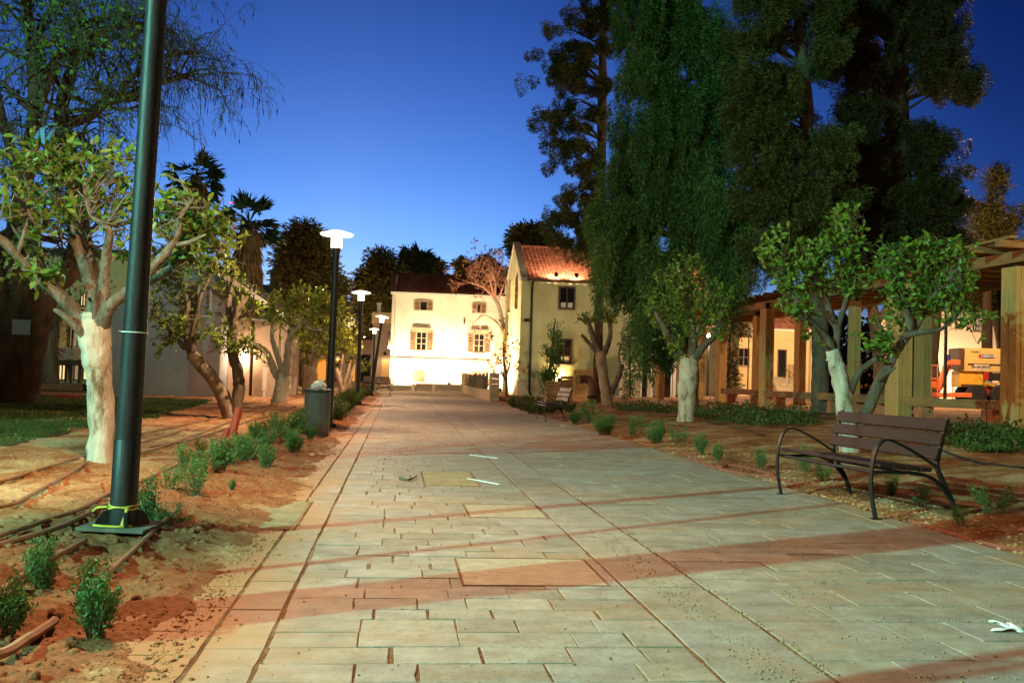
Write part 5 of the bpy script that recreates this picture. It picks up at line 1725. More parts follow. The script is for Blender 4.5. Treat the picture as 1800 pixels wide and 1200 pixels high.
citrus('citrus with a thick pale trunk behind the wrapped waste bin', 'citrus tree', 44,
       [(546, 690, 0, .42), (546, 680, 0, .36), (545, 665, 0, .36), (543, 645, 0, .30)],
       [[(540, 655, 0, .2), (530, 625, 0, .17), (525, 600, 0, .1)], [(548, 655, 0, .22), (556, 625, 0, .16), (566, 600, 0, .1)], [(544, 650, 0, .18), (545, 615, 0, .14), (548, 590, 0, .08)]],
       [(520, 600, 28, 26, 40, 0), (555, 590, 30, 24, 44, 0), (580, 605, 26, 26, 36, 0), (540, 625, 34, 16, 24, 0)], 7, .16, bm='bark_pale', bm2='bark_pale', lm='leaf_lamplit')
citrus('small multi stemmed citrus between the two nearest lit lamp posts', 'citrus tree', 49,
       [(602, 692, 0, .2), (600, 680, 0, .16), (596, 665, 0, .14), (590, 645, 0, .11)],
       [[(602, 690, 0, .15), (606, 670, 0, .13), (612, 650, 0, .10), (615, 630, 0, .06)], [(604, 690, 0, .12), (614, 672, 0, .10), (618, 655, 0, .08), (624, 640, 0, .04)], [(596, 665, 0, .08), (600, 640, 0, .07), (603, 615, 0, .04)]],
       [(590, 620, 26, 24, 34, 0), (612, 600, 24, 28, 40, 0), (606, 570, 22, 22, 26, 0), (580, 560, 20, 30, 20, .4), (622, 620, 14, 20, 16, 0)], 8, .16, bm='bark_pale', bm2='bark_pale', lm='leaf_lamplit')
citrus('citrus trunk showing just left of the second lit lamp post', 'citrus tree', 56,
       [(614, 688, 0, .22), (614, 670, 0, .18), (616, 650, 0, .16)],
       [[(616, 655, 0, .13), (622, 630, 0, .1), (626, 610, 0, .05)], [(615, 655, 0, .12), (608, 630, 0, .1), (604, 615, 0, .05)]],
       [(615, 585, 22, 24, 30, 0), (600, 600, 20, 20, 20, 0), (640, 640, 14, 18, 18, 3)], 9, .17, bm='bark_pale', bm2='bark_pale', lm='leaf_lamplit')

# right hand citrus behind the bench
citrus('white forked citrus trunk rising behind the near bench', 'citrus tree', 15.3,
       [(1491, 795, 0, .17), (1491, 780, 0, .15), (1489, 740, 0, .14), (1485, 705, 0, .14), (1478, 670, 0, .135), (1470, 640, 0, .12), (1462, 615, 0, .10)],
       [[(1500, 790, .05, .10), (1514, 745, .05, .105), (1532, 705, .05, .105), (1546, 672, .05, .105), (1560, 645, .05, .10), (1574, 618, .05, .09), (1588, 598, .05, .08)],
        [(1466, 628, 0, .10), (1455, 600, 0, .085), (1436, 577, -.1, .075), (1412, 552, -.2, .062), (1398, 528, -.2, .05), (1385, 500, -.2, .035), (1375, 470, -.2, .015)],
        [(1474, 655, 0, .10), (1470, 610, .1, .07), (1472, 580, .1, .065), (1460, 555, .1, .075), (1450, 520, .1, .05), (1436, 490, .1, .035), (1430, 450, .1, .015)],
        [(1472, 580, .1, .06), (1482, 545, .1, .045), (1492, 505, .1, .035), (1490, 460, .1, .02), (1488, 410, .1, .01)],
        [(1494, 690, 0, .07), (1510, 655, -.1, .055), (1530, 638, -.1, .05), (1550, 622, -.1, .045), (1556, 590, -.1, .03), (1540, 560, -.1, .015)],
        [(1546, 668, 0, .055), (1560, 655, -.2, .045), (1574, 646, -.3, .02)],
        [(1588, 600, .05, .085), (1600, 575, 0, .075), (1592, 545, 0, .06), (1582, 515, 0, .05), (1578, 490, 0, .04), (1570, 450, 0, .015)],
        [(1592, 592, .05, .08), (1612, 570, .1, .07), (1628, 535, .1, .06), (1640, 510, .1, .05), (1638, 480, .1, .03), (1650, 440, .1, .012)],
        [(1590, 590, -.1, .06), (1620, 583, -.2, .05), (1650, 580, -.3, .035), (1680, 560, -.3, .015)],
        [(1630, 530, 0, .04), (1660, 500, -.2, .03), (1685, 470, -.2, .012)]],
       [(1492, 385, 36, 36, 30, .1), (1480, 430, 50, 34, 44, .1), (1430, 440, 48, 36, 40, 0), (1395, 480, 40, 38, 40, -.2), (1450, 485, 50, 34, 44, .1), (1500, 480, 40, 36, 36, .1), (1400, 535, 30, 26, 18, -.2), (1355, 430, 26, 40, 16, -.2),
        (1590, 445, 50, 30, 40, 0), (1640, 440, 46, 34, 44, .1), (1680, 450, 36, 34, 28, 0), (1600, 490, 48, 34, 44, 0), (1650, 500, 48, 36, 46, .1), (1560, 470, 30, 30, 18, .2), (1560, 530, 30, 24, 18, -.1), (1620, 535, 40, 26, 26, .1),
        (1690, 510, 26, 30, 20, -.1), (1543, 600, 30, 20, 20, -.2), (1530, 440, 26, 30, 14, .2), (1690, 555, 40, 14, 10, -.3), (1420, 590, 8, 12, 4, -.3), (1735, 552, 16, 14, 6, -.3)],
       13, .112, lm='leaf_green', bm2='bark_grey', dens=1.15)

citrus('bright green citrus on a mottled straight trunk in the middle of the planting bed', 'citrus tree', 24.9,
       [(1206, 744, 0, .24), (1205, 735, 0, .21), (1207, 705, 0, .21), (1209, 670, 0, .23), (1210, 645, 0, .24), (1208, 625, 0, .2)],
       [[(1206, 640, 0, .16), (1190, 612, 0, .12), (1172, 585, -.1, .1), (1158, 560, -.1, .08), (1148, 540, -.1, .04)], [(1212, 640, 0, .16), (1218, 600, 0, .12), (1215, 570, 0, .1), (1205, 530, 0, .05), (1200, 490, 0, .02)],
        [(1214, 640, 0, .15), (1235, 610, -.1, .11), (1256, 590, -.1, .09), (1264, 565, -.1, .07), (1268, 540, -.1, .04)], [(1218, 610, 0, .08), (1235, 570, .1, .06), (1245, 530, .1, .03)]],
       [(1175, 500, 36, 30, 50, 0), (1205, 470, 34, 36, 44, 0), (1235, 510, 40, 34, 60, 0), (1175, 545, 38, 32, 56, 0), (1215, 555, 36, 28, 40, 0), (1255, 545, 34, 32, 46, 0), (1275, 515, 22, 28, 24, 0), (1190, 590, 24, 22, 20, -.2), (1145, 530, 20, 24, 20, 0), (1190, 615, 16, 14, 12, -.3), (1270, 575, 18, 18, 12, -.2)],
       17, .11, lm='leaf_green', bm='whitewash', bm2='bark_grey', dens=1.0)

citrus('hard pruned citrus with stubs and two leafy tufts before the cream house', 'citrus tree', 37,
       [(1068, 718, 0, .27), (1068, 708, 0, .22), (1064, 685, 0, .20), (1060, 655, 0, .19), (1057, 632, 0, .19), (1056, 618, 0, .2)],
       [[(1057, 625, 0, .17), (1045, 600, 0, .12), (1038, 578, 0, .11), (1034, 562, 0, .06)], [(1058, 625, 0, .17), (1068, 605, 0, .12), (1073, 585, 0, .1), (1070, 562, 0, .08), (1068, 550, 0, .04)], [(1050, 622, 0, .10), (1036, 604, 0, .085), (1022, 588, 0, .07)],
        [(1074, 690, 0, .16), (1084, 670, -.2, .12), (1091, 650, -.3, .12), (1092, 640, -.3, .12)], [(1091, 645, -.3, .05), (1088, 625, -.3, .045), (1092, 605, -.3, .04)]],
       [(1035, 556, 22, 12, 26, 0), (1066, 552, 20, 16, 26, 0), (1050, 545, 18, 12, 10, 0), (1085, 560, 10, 10, 6, 0)], 19, .12, lm='leaf_green', bm='bark_pale', bm2='bark_grey')

# ---------------------------------------------------------------- conifers
def to_px(p):
    x, y, z = p[0], p[1], p[2] - CAMH
    fwd = y * math.cos(PITCH) + z * math.sin(PITCH)
    b = (-y * math.sin(PITCH) + z * math.cos(PITCH)) / fwd
    a = x / fwd
    c, s = math.cos(ROLL), math.sin(ROLL)
    return 900 + FPX * (a * c + b * s), 600 - FPX * (-a * s + b * c)

def in_any(p, polys, Y):
    x, y = to_px(p)
    return any(in_poly(x, y, g) for g in polys)

def conifer(label, Y, trunk, polys, nclump, seed, lm, cat='conifer', name='conifer_tree', spray=(.16, .34), per=55, cl=(.30, .62), depth=2.2, droop=.8, bm='bark_dark', sprayw=.035, boughs=True, tn=12, group=None, zspread=1.0):
    rg = random.Random(seed); rng = np.random.default_rng(seed)
    at = Vector((A(trunk[0][0], trunk[0][1], Y).x, Y, ground_z(A(trunk[0][0], trunk[0][1], Y).x, Y)))
    root = thing(name, label, cat, at, group)
    W_ = []
    for px, py, r in trunk:
        q = A(px, py, Y); W_.append((q.x, q.y, q.z, r))
    W_[0] = (W_[0][0], Y, at.z - .1, W_[0][3])
    sp = spline(W_, 7)
    m = MB(); m.tube([p[:3] for p in sp], [p[3] for p in sp], tn, True, .14, seed); m.build('trunk', M[bm], root, True)
    axis = [Vector(p[:3]) for p in sp]
    bm_ = MB(); P, D, T = [], [], []
    areas = []
    for poly in polys:
        ar = 0
        for i in range(len(poly)):
            x0, y0 = poly[i]; x1, y1 = poly[(i + 1) % len(poly)]
            ar += x0 * y1 - x1 * y0
        areas.append(abs(ar))
    def clump(c, r, h, d0, k, tone):
        # sprays over the shell of a hanging plume, a few inside it
        u = rng.normal(size=(k, 3)); u /= np.linalg.norm(u, axis=1, keepdims=True)
        rad = np.where(rng.random(k) < .8, rng.uniform(.8, 1.08, k), rng.uniform(.2, .8, k))[:, None]
        w = .55 + .45 * u[:, 2:3]            # plume narrows downward
        o = u * rad * np.array([r, r, h])
        o[:, :2] *= (.45 + .55 * w)
        o[:, 2] -= .35 * h
        P.extend(np.array(c) + o)
        dd = u * np.array([.9, .9, .4]) + rng.normal(size=(k, 3)) * .35
        dd[:, 2] -= droop
        dd[:, 0] += d0.x * .5; dd[:, 1] += d0.y * .5
        D.extend(dd)
        T.extend(np.clip(.35 * tone + .25 + .3 * u[:, 2] + rng.normal(size=k) * .12, 0, 1))  # plume tops lighter, undersides darker: light from above put into the leaf tone
    for poly, ar in zip(polys, areas):
        n = max(2, int(nclump * ar / sum(areas)))
        for (px, py) in poly_sample(poly, n, rg):
            c = A(px, py, Y + (rg.uniform(-depth, depth) if rg.random() < .45 else -depth * rg.uniform(.35, 1.0)))
            ax = min(axis, key=lambda q: abs(q.z - (c.z - .4)) + .3 * (q - c).length)
            d0 = (c - ax); ln = d0.length
            d0 = Vector((d0.x, d0.y, d0.z * .3)); d0 = d0.normalized() if d0.length > .01 else Vector((1, 0, 0))
            mid = ax.lerp(c, .55) + Vector((rg.gauss(0, .12), rg.gauss(0, .12), .18 * min(1.5, ln)))
            if boughs and rg.random() < .5:
                bm_.tube([ax, mid, c], [.05, .03, .008], 4, False)
            tone = rg.random()
            m_ = rg.randint(2, 4) if boughs else 1
            for j in range(m_):
                f = 1 - j * rg.uniform(.10, .2)
                q = mid.lerp(c, f * 2 - 1) if f > .5 else ax.lerp(mid, f * 2)
                q = q + Vector((rg.gauss(0, .10), rg.gauss(0, .10), rg.gauss(0, .06)))
                if boughs and not in_any(q, polys, Y) and rg.random() < .45:
                    continue
                r = rg.uniform(*cl) * (1 - .12 * j)
                h = r * rg.uniform(.8, 1.5) * zspread
                clump(q, r, h, d0, int(per * rg.uniform(.6, 1.3)), tone)
    if bm_.v:
        bm_.build('branches', M[bm], root)
    n = len(P)
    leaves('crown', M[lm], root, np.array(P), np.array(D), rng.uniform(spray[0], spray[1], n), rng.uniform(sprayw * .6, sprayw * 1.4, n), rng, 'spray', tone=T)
    return root

conifer('broad drooping dark green cypress in the middle of the picture, hanging before the cream house', 31,
        [(1212, 722, .34), (1210, 700, .31), (1211, 650, .30), (1205, 560, .29), (1190, 400, .26), (1180, 200, .22), (1175, 0, .16), (1170, -150, .08)],
        [[(1085, -60), (1240, -80), (1290, 60), (1310, 180), (1300, 330), (1250, 420), (1180, 470), (1120, 480), (1050, 470), (1030, 430), (1045, 330), (1060, 230), (1080, 120)],
         [(1030, 455), (1120, 440), (1135, 520), (1110, 540), (1080, 500), (1045, 495)], [(1120, 480), (1190, 470), (1190, 560), (1180, 620), (1150, 640), (1105, 610), (1112, 540)],
         [(1230, 420), (1330, 330), (1330, 500), (1300, 545), (1250, 500)]], 280, 21, 'leaf_cypress', 'cypress tree', 'cypress_tree', per=520, depth=2.6, droop=.8, cl=(.20, .42), zspread=2.1, bm='bark_grey', sprayw=.026, spray=(.09, .2))
conifer('tall open branched conifer with ragged boughs left of the drooping cypress', 42,
        [(1050, 706, .20), (1052, 600, .19), (1056, 420, .18), (1058, 220, .20), (1060, 60, .16), (1062, -80, .10)],
        [[(985, -30), (1100, -30), (1110, 80), (1060, 90), (1020, 60)], [(912, 88), (955, 95), (985, 75), (1060, 70), (1075, 130), (1000, 135), (930, 112)], [(950, 40), (968, 45), (980, 85), (960, 90)], [(985, 15), (1010, 20), (1010, 50), (990, 45)],
         [(914, 140), (950, 150), (1010, 120), (1075, 130), (1070, 175), (990, 165), (940, 165)], [(930, 200), (985, 175), (1060, 180), (1060, 220), (1000, 225), (965, 235), (932, 215)], [(936, 240), (975, 235), (1000, 230), (985, 275), (950, 272)], [(960, 275), (1000, 250), (1050, 225), (1060, 300), (1000, 310), (965, 305)],
         [(945, 355), (985, 330), (1050, 300), (1060, 370), (1000, 400), (955, 385)], [(940, 380), (1060, 360), (1060, 440), (1010, 460), (960, 420)]], 150, 22, 'leaf_conifer', depth=1.1, per=260, cl=(.16, .36), droop=.5, sprayw=.03, spray=(.10, .2))
conifer('very tall bare trunked pine with a curved pale trunk behind the near bench', 29.5,
        [(1441, 742, .30), (1441, 700, .26), (1442, 640, .25), (1440, 560, .25), (1432, 460, .24), (1425, 380, .23), (1416, 300, .22), (1418, 200, .20), (1410, 100, .19), (1404, 0, .17), (1398, -150, .12)],
        [[(1290, -60), (1400, -60), (1400, 60), (1330, 80), (1280, 40)], [(1300, 100), (1400, 110), (1410, 200), (1330, 220), (1290, 180)], [(1290, 230), (1400, 210), (1400, 330), (1330, 400), (1280, 380)], [(1420, 200), (1500, 230), (1520, 330), (1480, 420), (1430, 400)], [(1300, 390), (1400, 380), (1400, 470), (1330, 480)],
         [(1420, -40), (1500, -40), (1510, 130), (1430, 130)], [(1270, 60), (1330, 20), (1340, 260), (1290, 300)], [(1330, 320), (1460, 300), (1480, 430), (1340, 440)]], 340, 23, 'leaf_conifer', 'pine tree', 'pine_tree', depth=2.0, per=300, cl=(.18, .40), droop=.5, bm='bark_grey', sprayw=.024, spray=(.09, .19))
conifer('tall near black conifer with a thick straight trunk above the pergola', 32,
        [(1588, 715, .45), (1585, 600, .43), (1580, 420, .42), (1578, 250, .41), (1575, 100, .38), (1570, 0, .36), (1566, -150, .25)],
        [[(1500, -60), (1720, -60), (1705, 40), (1680, 60), (1620, 60), (1500, 50)], [(1600, 60), (1700, 70), (1690, 110), (1620, 110)], [(1630, 100), (1700, 85), (1690, 150), (1640, 150)], [(1620, 150), (1660, 100), (1745, 130), (1740, 160), (1700, 165), (1650, 160)], [(1480, 60), (1560, 70), (1560, 140), (1490, 130)], [(1480, 140), (1560, 150), (1560, 220), (1480, 230)],
         [(1600, 210), (1690, 230), (1700, 300), (1680, 340), (1600, 340)], [(1490, 230), (1560, 230), (1560, 420), (1500, 420)], [(1600, 330), (1680, 330), (1690, 410), (1600, 420)], [(1715, 85), (1738, 85), (1738, 120), (1715, 120)], [(1690, 280), (1706, 285), (1700, 310), (1685, 305)], [(1470, -40), (1500, -60), (1520, 60), (1480, 60)], [(1500, 330), (1700, 320), (1690, 470), (1500, 470)], [(1440, 200), (1500, 160), (1520, 330), (1450, 380)]],
        390, 24, 'leaf_dark', depth=2.0, per=300, cl=(.18, .40), droop=.5, sprayw=.026, spray=(.09, .2))
conifer('wispy olive tree with feathery tops behind the pergola roof at the right', 46,
        [(1735, 690, .25), (1735, 560, .22), (1738, 420, .15), (1745, 300, .05)],
        [[(1690, 420), (1720, 360), (1745, 340), (1775, 380), (1785, 430), (1760, 440)], [(1735, 300), (1765, 290), (1768, 340), (1730, 330)], [(1770, 370), (1795, 360), (1798, 400), (1775, 400)], [(1670, 345), (1710, 345), (1710, 365), (1675, 365)]], 110, 25, 'leaf_olive', 'feathery tree', 'feathery_tree', depth=1.6, per=40, cl=(.25, .5), droop=.1, sprayw=.04)
conifer('dark rounded pine behind the citrus row left of the nearest lit lamp', 72,
        [(535, 690, .4), (535, 560, .35), (536, 470, .2), (534, 410, .08)],
        [[(520, 395), (548, 398), (572, 425), (585, 470), (608, 490), (600, 560), (500, 560), (488, 480), (495, 440), (505, 410)]], 240, 26, 'leaf_brown', 'pine tree', 'pine_tree', depth=2.2, per=60, cl=(.5, 1.0), droop=.2, spray=(.3, .6), sprayw=.11)
conifer('dark bushy tree directly behind the left end of the white house roof', 100,
        [(672, 690, .4), (672, 560, .35), (680, 470, .15)],
        [[(625, 500), (645, 465), (655, 440), (680, 445), (700, 460), (720, 495), (690, 545), (650, 560), (640, 560), (622, 540)], [(640, 560), (690, 545), (690, 640), (640, 640)]], 190, 27, 'leaf_brown', 'bushy tree', 'bushy_tree', depth=2.5, per=55, cl=(.6, 1.2), droop=.1, spray=(.35, .7), sprayw=.16)
conifer('dark broad tree above the middle of the white house roof', 105,
        [(735, 690, .4), (735, 560, .35), (738, 460, .15)],
        [[(702, 465), (715, 440), (735, 450), (760, 460), (782, 462), (778, 490), (760, 500), (700, 500)]], 100, 28, 'leaf_brown', 'bushy tree', 'bushy_tree', depth=2.5, per=55, cl=(.5, 1.0), droop=.1, spray=(.35, .7), sprayw=.16)
conifer('dark tree peeping up between the white house and the cream gable', 100,
        [(845, 690, .4), (845, 560, .35), (846, 470, .15)],
        [[(805, 460), (815, 455), (830, 490), (850, 450), (870, 470), (900, 480), (890, 520), (820, 520), (812, 490)]], 90, 29, 'leaf_brown', 'bushy tree', 'bushy_tree', depth=2.5, per=50, cl=(.5, .9), droop=.0, spray=(.35, .7), sprayw=.15)
conifer('dark tree top showing above the ridge of the cream house gable', 90,
        [(935, 690, .4), (935, 500, .3), (935, 410, .1)],
        [[(895, 410), (920, 395), (950, 398), (990, 420), (1000, 450), (900, 445)]], 100, 30, 'leaf_conifer', 'bushy tree', 'bushy_tree', depth=2.0, per=50, cl=(.45, .85), droop=.0, spray=(.3, .6), sprayw=.13)
conifer('slim dark columnar cypress growing against the cream house corner', 54,
        [(964, 696, .10), (966, 660, .09), (971, 610, .07), (976, 560, .03)],
        [[(974, 562), (980, 565), (984, 600), (982, 640), (972, 670), (966, 690), (956, 680), (962, 630)]], 44, 31, 'leaf_cypress', 'columnar cypress', 'columnar_cypress', depth=.35, per=45, cl=(.22, .4), droop=-.9, spray=(.15, .3), sprayw=.06, boughs=False)
conifer('thin leafy creeper on a stake against the shaded end of the cream house', 52,
        [(1108, 706, .04), (1108, 640, .04), (1106, 590, .03)],
        [[(1098, 600), (1112, 590), (1116, 650), (1110, 690), (1102, 690)]], 20, 32, 'leaf_hedge', 'creeper', 'creeper', depth=.3, per=35, cl=(.2, .35), droop=.2, sprayw=.06, boughs=False)
conifer('dark leafy climber wound round the pergola post left of the sign board', 44,
        [(1281, 700, .05), (1282, 640, .05), (1284, 575, .03)],
        [[(1276, 600), (1290, 600), (1290, 700), (1272, 705)], [(1285, 570), (1322, 560), (1322, 572), (1290, 585)]], 34, 33, 'leaf_dark', 'climber', 'climber', depth=.3, per=35, cl=(.2, .35), droop=.2, sprayw=.06, boughs=False)

# ---------------------------------------------------------------- bare trees
def branch(m, p, d, L, r, depth, rg, droop, spread, kids, tips, wander=.22, minr=.004, taper=.55):
    n = 5
    pts = [p.copy()]; rs = [r]
    q = p.copy(); dd = d.normalized()
    for i in range(n):
        dd = (dd + Vector((rg.gauss(0, wander), rg.gauss(0, wander), rg.gauss(0, wander) - droop * (.3 + i / n)))).normalized()
        q = q + dd * L / n
        pts.append(q.copy()); rs.append(max(minr, r * (1 - (1 - taper) * (i + 1) / n)))
    m.tube(pts, rs, 8 if r > .08 else (5 if r > .025 else 3), False, .12 if r > .06 else 0)
    if depth == 0:
        tips.append((pts[-1], dd)); return
    for k in range(kids[depth]):
        i = rg.randint(2, n) if k else n
        b = (pts[i] - pts[i - 1]).normalized()
        o = Vector((rg.gauss(0, 1), rg.gauss(0, 1), rg.gauss(.1, .8)))
        branch(m, pts[i], (b + o.normalized() * spread), L * rg.uniform(.5, .8), max(minr, rs[i] * rg.uniform(.5, .75)), depth - 1, rg, droop * (1.0 if depth > 2 else 2.2), spread, kids, tips, wander, minr, taper)

rg = random.Random(41)
YB = 24.5
bt = thing('bare_tree', 'big leafless tree with drooping twigs and a forked dark trunk above the lawn', 'bare tree', (A(30, 712, YB).x, YB, .03))
def bw(px, py, dy, r):
    q = A(px, py, YB + dy); return (q.x, q.y, q.z, r)
m = MB()
base_ = [bw(28, 722, 0, .62), bw(30, 700, 0, .52), bw(38, 650, 0, .44), bw(50, 600, 0, .42), bw(62, 545, 0, .44), bw(66, 510, 0, .42)]
sp = spline(base_, 6); m.tube([p[:3] for p in sp], [p[3] for p in sp], 18, True, .16, 4)
m.build('trunk', M['bark_dark'], bt, True)
m = MB(); starts = []
L_ = [[bw(62, 560, 0, .34), bw(40, 520, -.5, .30), bw(30, 440, -.8, .27), bw(40, 330, -1, .22), bw(62, 200, -1, .17), bw(52, 60, -1, .12), bw(40, -60, -1, .07)],
      [bw(66, 540, 0, .34), bw(95, 500, .3, .30), bw(125, 470, .5, .27), bw(140, 400, .6, .24), bw(128, 300, .6, .21), bw(108, 200, .6, .18), bw(130, 110, .6, .14), bw(140, 30, .6, .10)],
      [bw(110, 220, .6, .15), bw(155, 205, .5, .14), bw(185, 180, .4, .13), bw(215, 172, .3, .12), bw(255, 155, .2, .10), bw(300, 140, .2, .08), bw(340, 130, .2, .06)],
      [bw(215, 172, .3, .10), bw(218, 150, .1, .09), bw(240, 130, 0, .08), bw(290, 100, 0, .06), bw(345, 92, 0, .045)],
      [bw(60, 210, -1, .13), bw(100, 100, -1.2, .11), bw(125, 90, -1.2, .10), bw(135, 60, -1.2, .08), bw(180, 30, -1.4, .06), bw(230, 28, -1.4, .04)],
      [bw(45, 340, -1, .14), bw(15, 250, -1.4, .11), bw(-10, 150, -1.6, .09), bw(-30, 40, -1.6, .06)],
      [bw(65, 120, -1, .11), bw(75, 40, -.6, .09), bw(120, 0, -.3, .07), bw(190, -30, 0, .05)],
      [bw(135, 80, .6, .10), bw(190, 50, 1.0, .08), bw(260, 45, 1.2, .06), bw(310, 60, 1.3, .045)],
      [bw(12, 560, -.3, .28), bw(4, 520, -.5, .25), bw(-10, 440, -.8, .2), bw(-40, 340, -1, .14)],
      [bw(0, 660, -.2, .26), bw(14, 590, -.3, .30), bw(34, 500, -.4, .2)]]
for L in L_:
    sp = spline(L, 6)
    m.tube([p[:3] for p in sp], [p[3] for p in sp], 12, True, .15, len(starts))
    starts.append([(Vector(p[:3]), p[3]) for p in sp])
m.build('limb', M['bark_dark'], bt, True)
LP, LD = [], []
m = MB(); tips = []
for si, S in enumerate(starts[:8]):
    for j in range(len(S) // 3, len(S), 2):
        p, r = S[j]
        dirn = (S[min(j + 1, len(S) - 1)][0] - S[max(0, j - 1)][0]).normalized()
        for k in range(2):
            o = Vector((rg.gauss(.25 if p.x > -12 else 0, .8), rg.gauss(0, .8), rg.gauss(.35, .6)))
            branch(m, p, dirn * .5 + o, rg.uniform(.75, 1.3), r * .42, 3, rg, .10, .75, {3: 3, 2: 4, 1: 3}, tips, .25, .0055)
m.build('twigs', M['twig_brown'], bt)
P, D = [], []
for p, d in tips:
    if rg.random() < .22:
        P.append(tuple(p)); D.append((rg.gauss(0, .15), rg.gauss(0, .15), -1))
rng = np.random.default_rng(5)
for p, d in tips:
    u_, v_ = to_px(p)
    if u_ < 270 and rg.random() < .30:
        LP.append(tuple(p)); LD.append((rg.gauss(0, 1), rg.gauss(0, 1), rg.gauss(-.2, .6)))
leaves('leaf_flecks', M['leaf_citrus'], bt, LP, LD, .15, .085, np.random.default_rng(6))
leaves('seed_pods', M['pod'], bt, P, D, rng.uniform(.15, .34, len(P)), .035, rng, 'spray')
P, D = [], []
for S in (starts[0], starts[6], starts[4]):
    for p, r in S[len(S) // 4:]:
        for k in range(14):
            P.append(tuple(p + Vector((rg.gauss(0, r + .16), rg.gauss(0, r + .16), rg.gauss(0, .25))))); D.append((rg.gauss(0, 1), rg.gauss(0, 1), rg.gauss(-.2, .8)))
leaves('ivy', M['leaf_citrus'], bt, P, D, rng.uniform(.08, .16, len(P)), .09, rng)
q = A(38, 575, YB - .55)
m = MB(); m.b(q.x - .22, q.x + .22, q.y - .02, q.y, q.z - .18, q.z + .18); m.build('notice_board', M['grey_board'], None, at=q, label='small grey board fixed to the big dark trunk', cat='board')
q = A(78, 225, 10.3)
rg2 = random.Random(3); m = MB()
for k in range(7):
    a_ = Vector((rg2.uniform(-.1, .1), rg2.uniform(-.06, .06), rg2.uniform(-.06, .08))); b_ = a_ + Vector((rg2.uniform(-.1, .1), rg2.uniform(-.05, .05), rg2.uniform(-.16, .05)))
    m.extrude([q + a_, q + a_ + Vector((.05, 0, .02)), q + b_ + Vector((.04, 0, -.02)), q + b_], (0, .006, 0))
m.build('blue_rag', M['blue_rag'], at=q, label='torn blue rag caught in the foreground citrus twigs', cat='rag')

# second trunk beyond, warm lit
t_ = A(88, 690, 40); tk = thing('mature_tree', 'reddish ribbed tree trunk beyond the big dark trunk, before the lit balcony', 'tree', (t_.x, 40, .03))
sp = spline([(A(90, 694, 40).x, 40, -.1, .42), (*A(90, 675, 40), .34), (*A(88, 620, 40), .30), (*A(84, 560, 40), .33), (*A(70, 480, 40), .25), (*A(60, 400, 40), .15)], 6)
m = MB(); m.tube([p[:3] for p in sp], [p[3] for p in sp], 14, True, .2, 7); m.build('trunk', surf('bark_red', (.18, .09, .055), (.32, .19, .12), 5, .95, .8, 14, stretch=(1, 1, .2)), tk, True)
rng = np.random.default_rng(15)
c = A(45, 520, 40); P = rng.normal(size=(1500, 3)) * np.array([1.1, .8, .8]) + np.array(c)
leaves('crown', M['leaf_olive'], tk, P, rng.normal(size=(1500, 3)), rng.uniform(.1, .2, 1500), .09, rng)

def bare(label, Y, trunk, limbs, seed, mat, kids, L, r, droop=0, name='bare_tree', cat='bare tree', leafm=None, up=.3):
    rg = random.Random(seed)
    at = Vector((A(trunk[0][0], trunk[0][1], Y).x, Y, 0))
    root = thing(name, label, cat, at)
    def w(p): q = A(p[0], p[1], Y + p[2]); return (q.x, q.y, q.z, p[3])
    sp = spline([w(p) for p in trunk], 6); m = MB(); m.tube([p[:3] for p in sp], [p[3] for p in sp], 12, True, .15, seed); m.build('trunk', M[mat], root, True)
    m = MB(); tips = []
    for Lm in limbs:
        sp = spline([w(p) for p in Lm], 5); m.tube([p[:3] for p in sp], [p[3] for p in sp], 8, True, .1)
        for p in sp[len(sp) // 3::2]:
            for k in range(2):
                branch(m, Vector(p[:3]), Vector((rg.gauss(0, .8), rg.gauss(0, .8), rg.gauss(up, .5))), L * rg.uniform(.7, 1.3), p[3] * r, 2, rg, droop, .8, kids, tips, .2, .008)
    m.build('branches', M['twig_pink' if mat == 'bark_pale' else 'twig_dark'], root)
    if leafm:
        rng = np.random.default_rng(seed)
        P = [tuple(p) for p, d in tips for _ in range(3)]
        leaves('dry_leaves', M[leafm], root, P, rng.normal(size=(len(P), 3)), .16, .08, rng)
    return root
M['leaf_dry'] = leafmat('leaf_dry', [(.20, .09, .05), (.30, .15, .09), (.24, .12, .05)], .7, .2)
bare('leaning pale trunk with pinkish bare twigs before the white house', 64,
     [(842, 690, 0, .34), (852, 672, 0, .32), (864, 645, 0, .28), (876, 612, 0, .22), (881, 590, 0, .19), (877, 575, 0, .15), (866, 562, 0, .12)],
     [[(866, 562, 0, .08), (852, 555, 0, .055), (838, 562, -.2, .04), (822, 582, -.3, .025), (808, 600, -.3, .015)], [(868, 600, 0, .06), (880, 598, 0, .05), (858, 592, -.3, .03)],
      ], 51, 'bark_pale', {2: 2, 1: 2}, .7, .4, name='leaning_bare_tree', up=.1)
bare('fan of pinkish bare branches above the white house roof beside the gable', 68,
     [(893, 690, 0, .16), (890, 640, 0, .15), (885, 580, 0, .14), (877, 540, 0, .13), (868, 522, 0, .12)],
     [[(868, 522, 0, .10), (850, 505, 0, .08), (830, 498, 0, .06), (812, 492, 0, .03)], [(868, 522, 0, .1), (862, 495, 0, .08), (850, 475, 0, .06), (842, 462, 0, .03)], [(870, 525, 0, .1), (872, 495, 0, .08), (880, 470, 0, .05), (884, 455, 0, .03)], [(874, 530, 0, .08), (882, 510, -.3, .06), (888, 495, -.3, .03)]],
     52, 'bark_pale', {2: 3, 1: 4}, .8, .45, leafm='leaf_dry', up=.4)
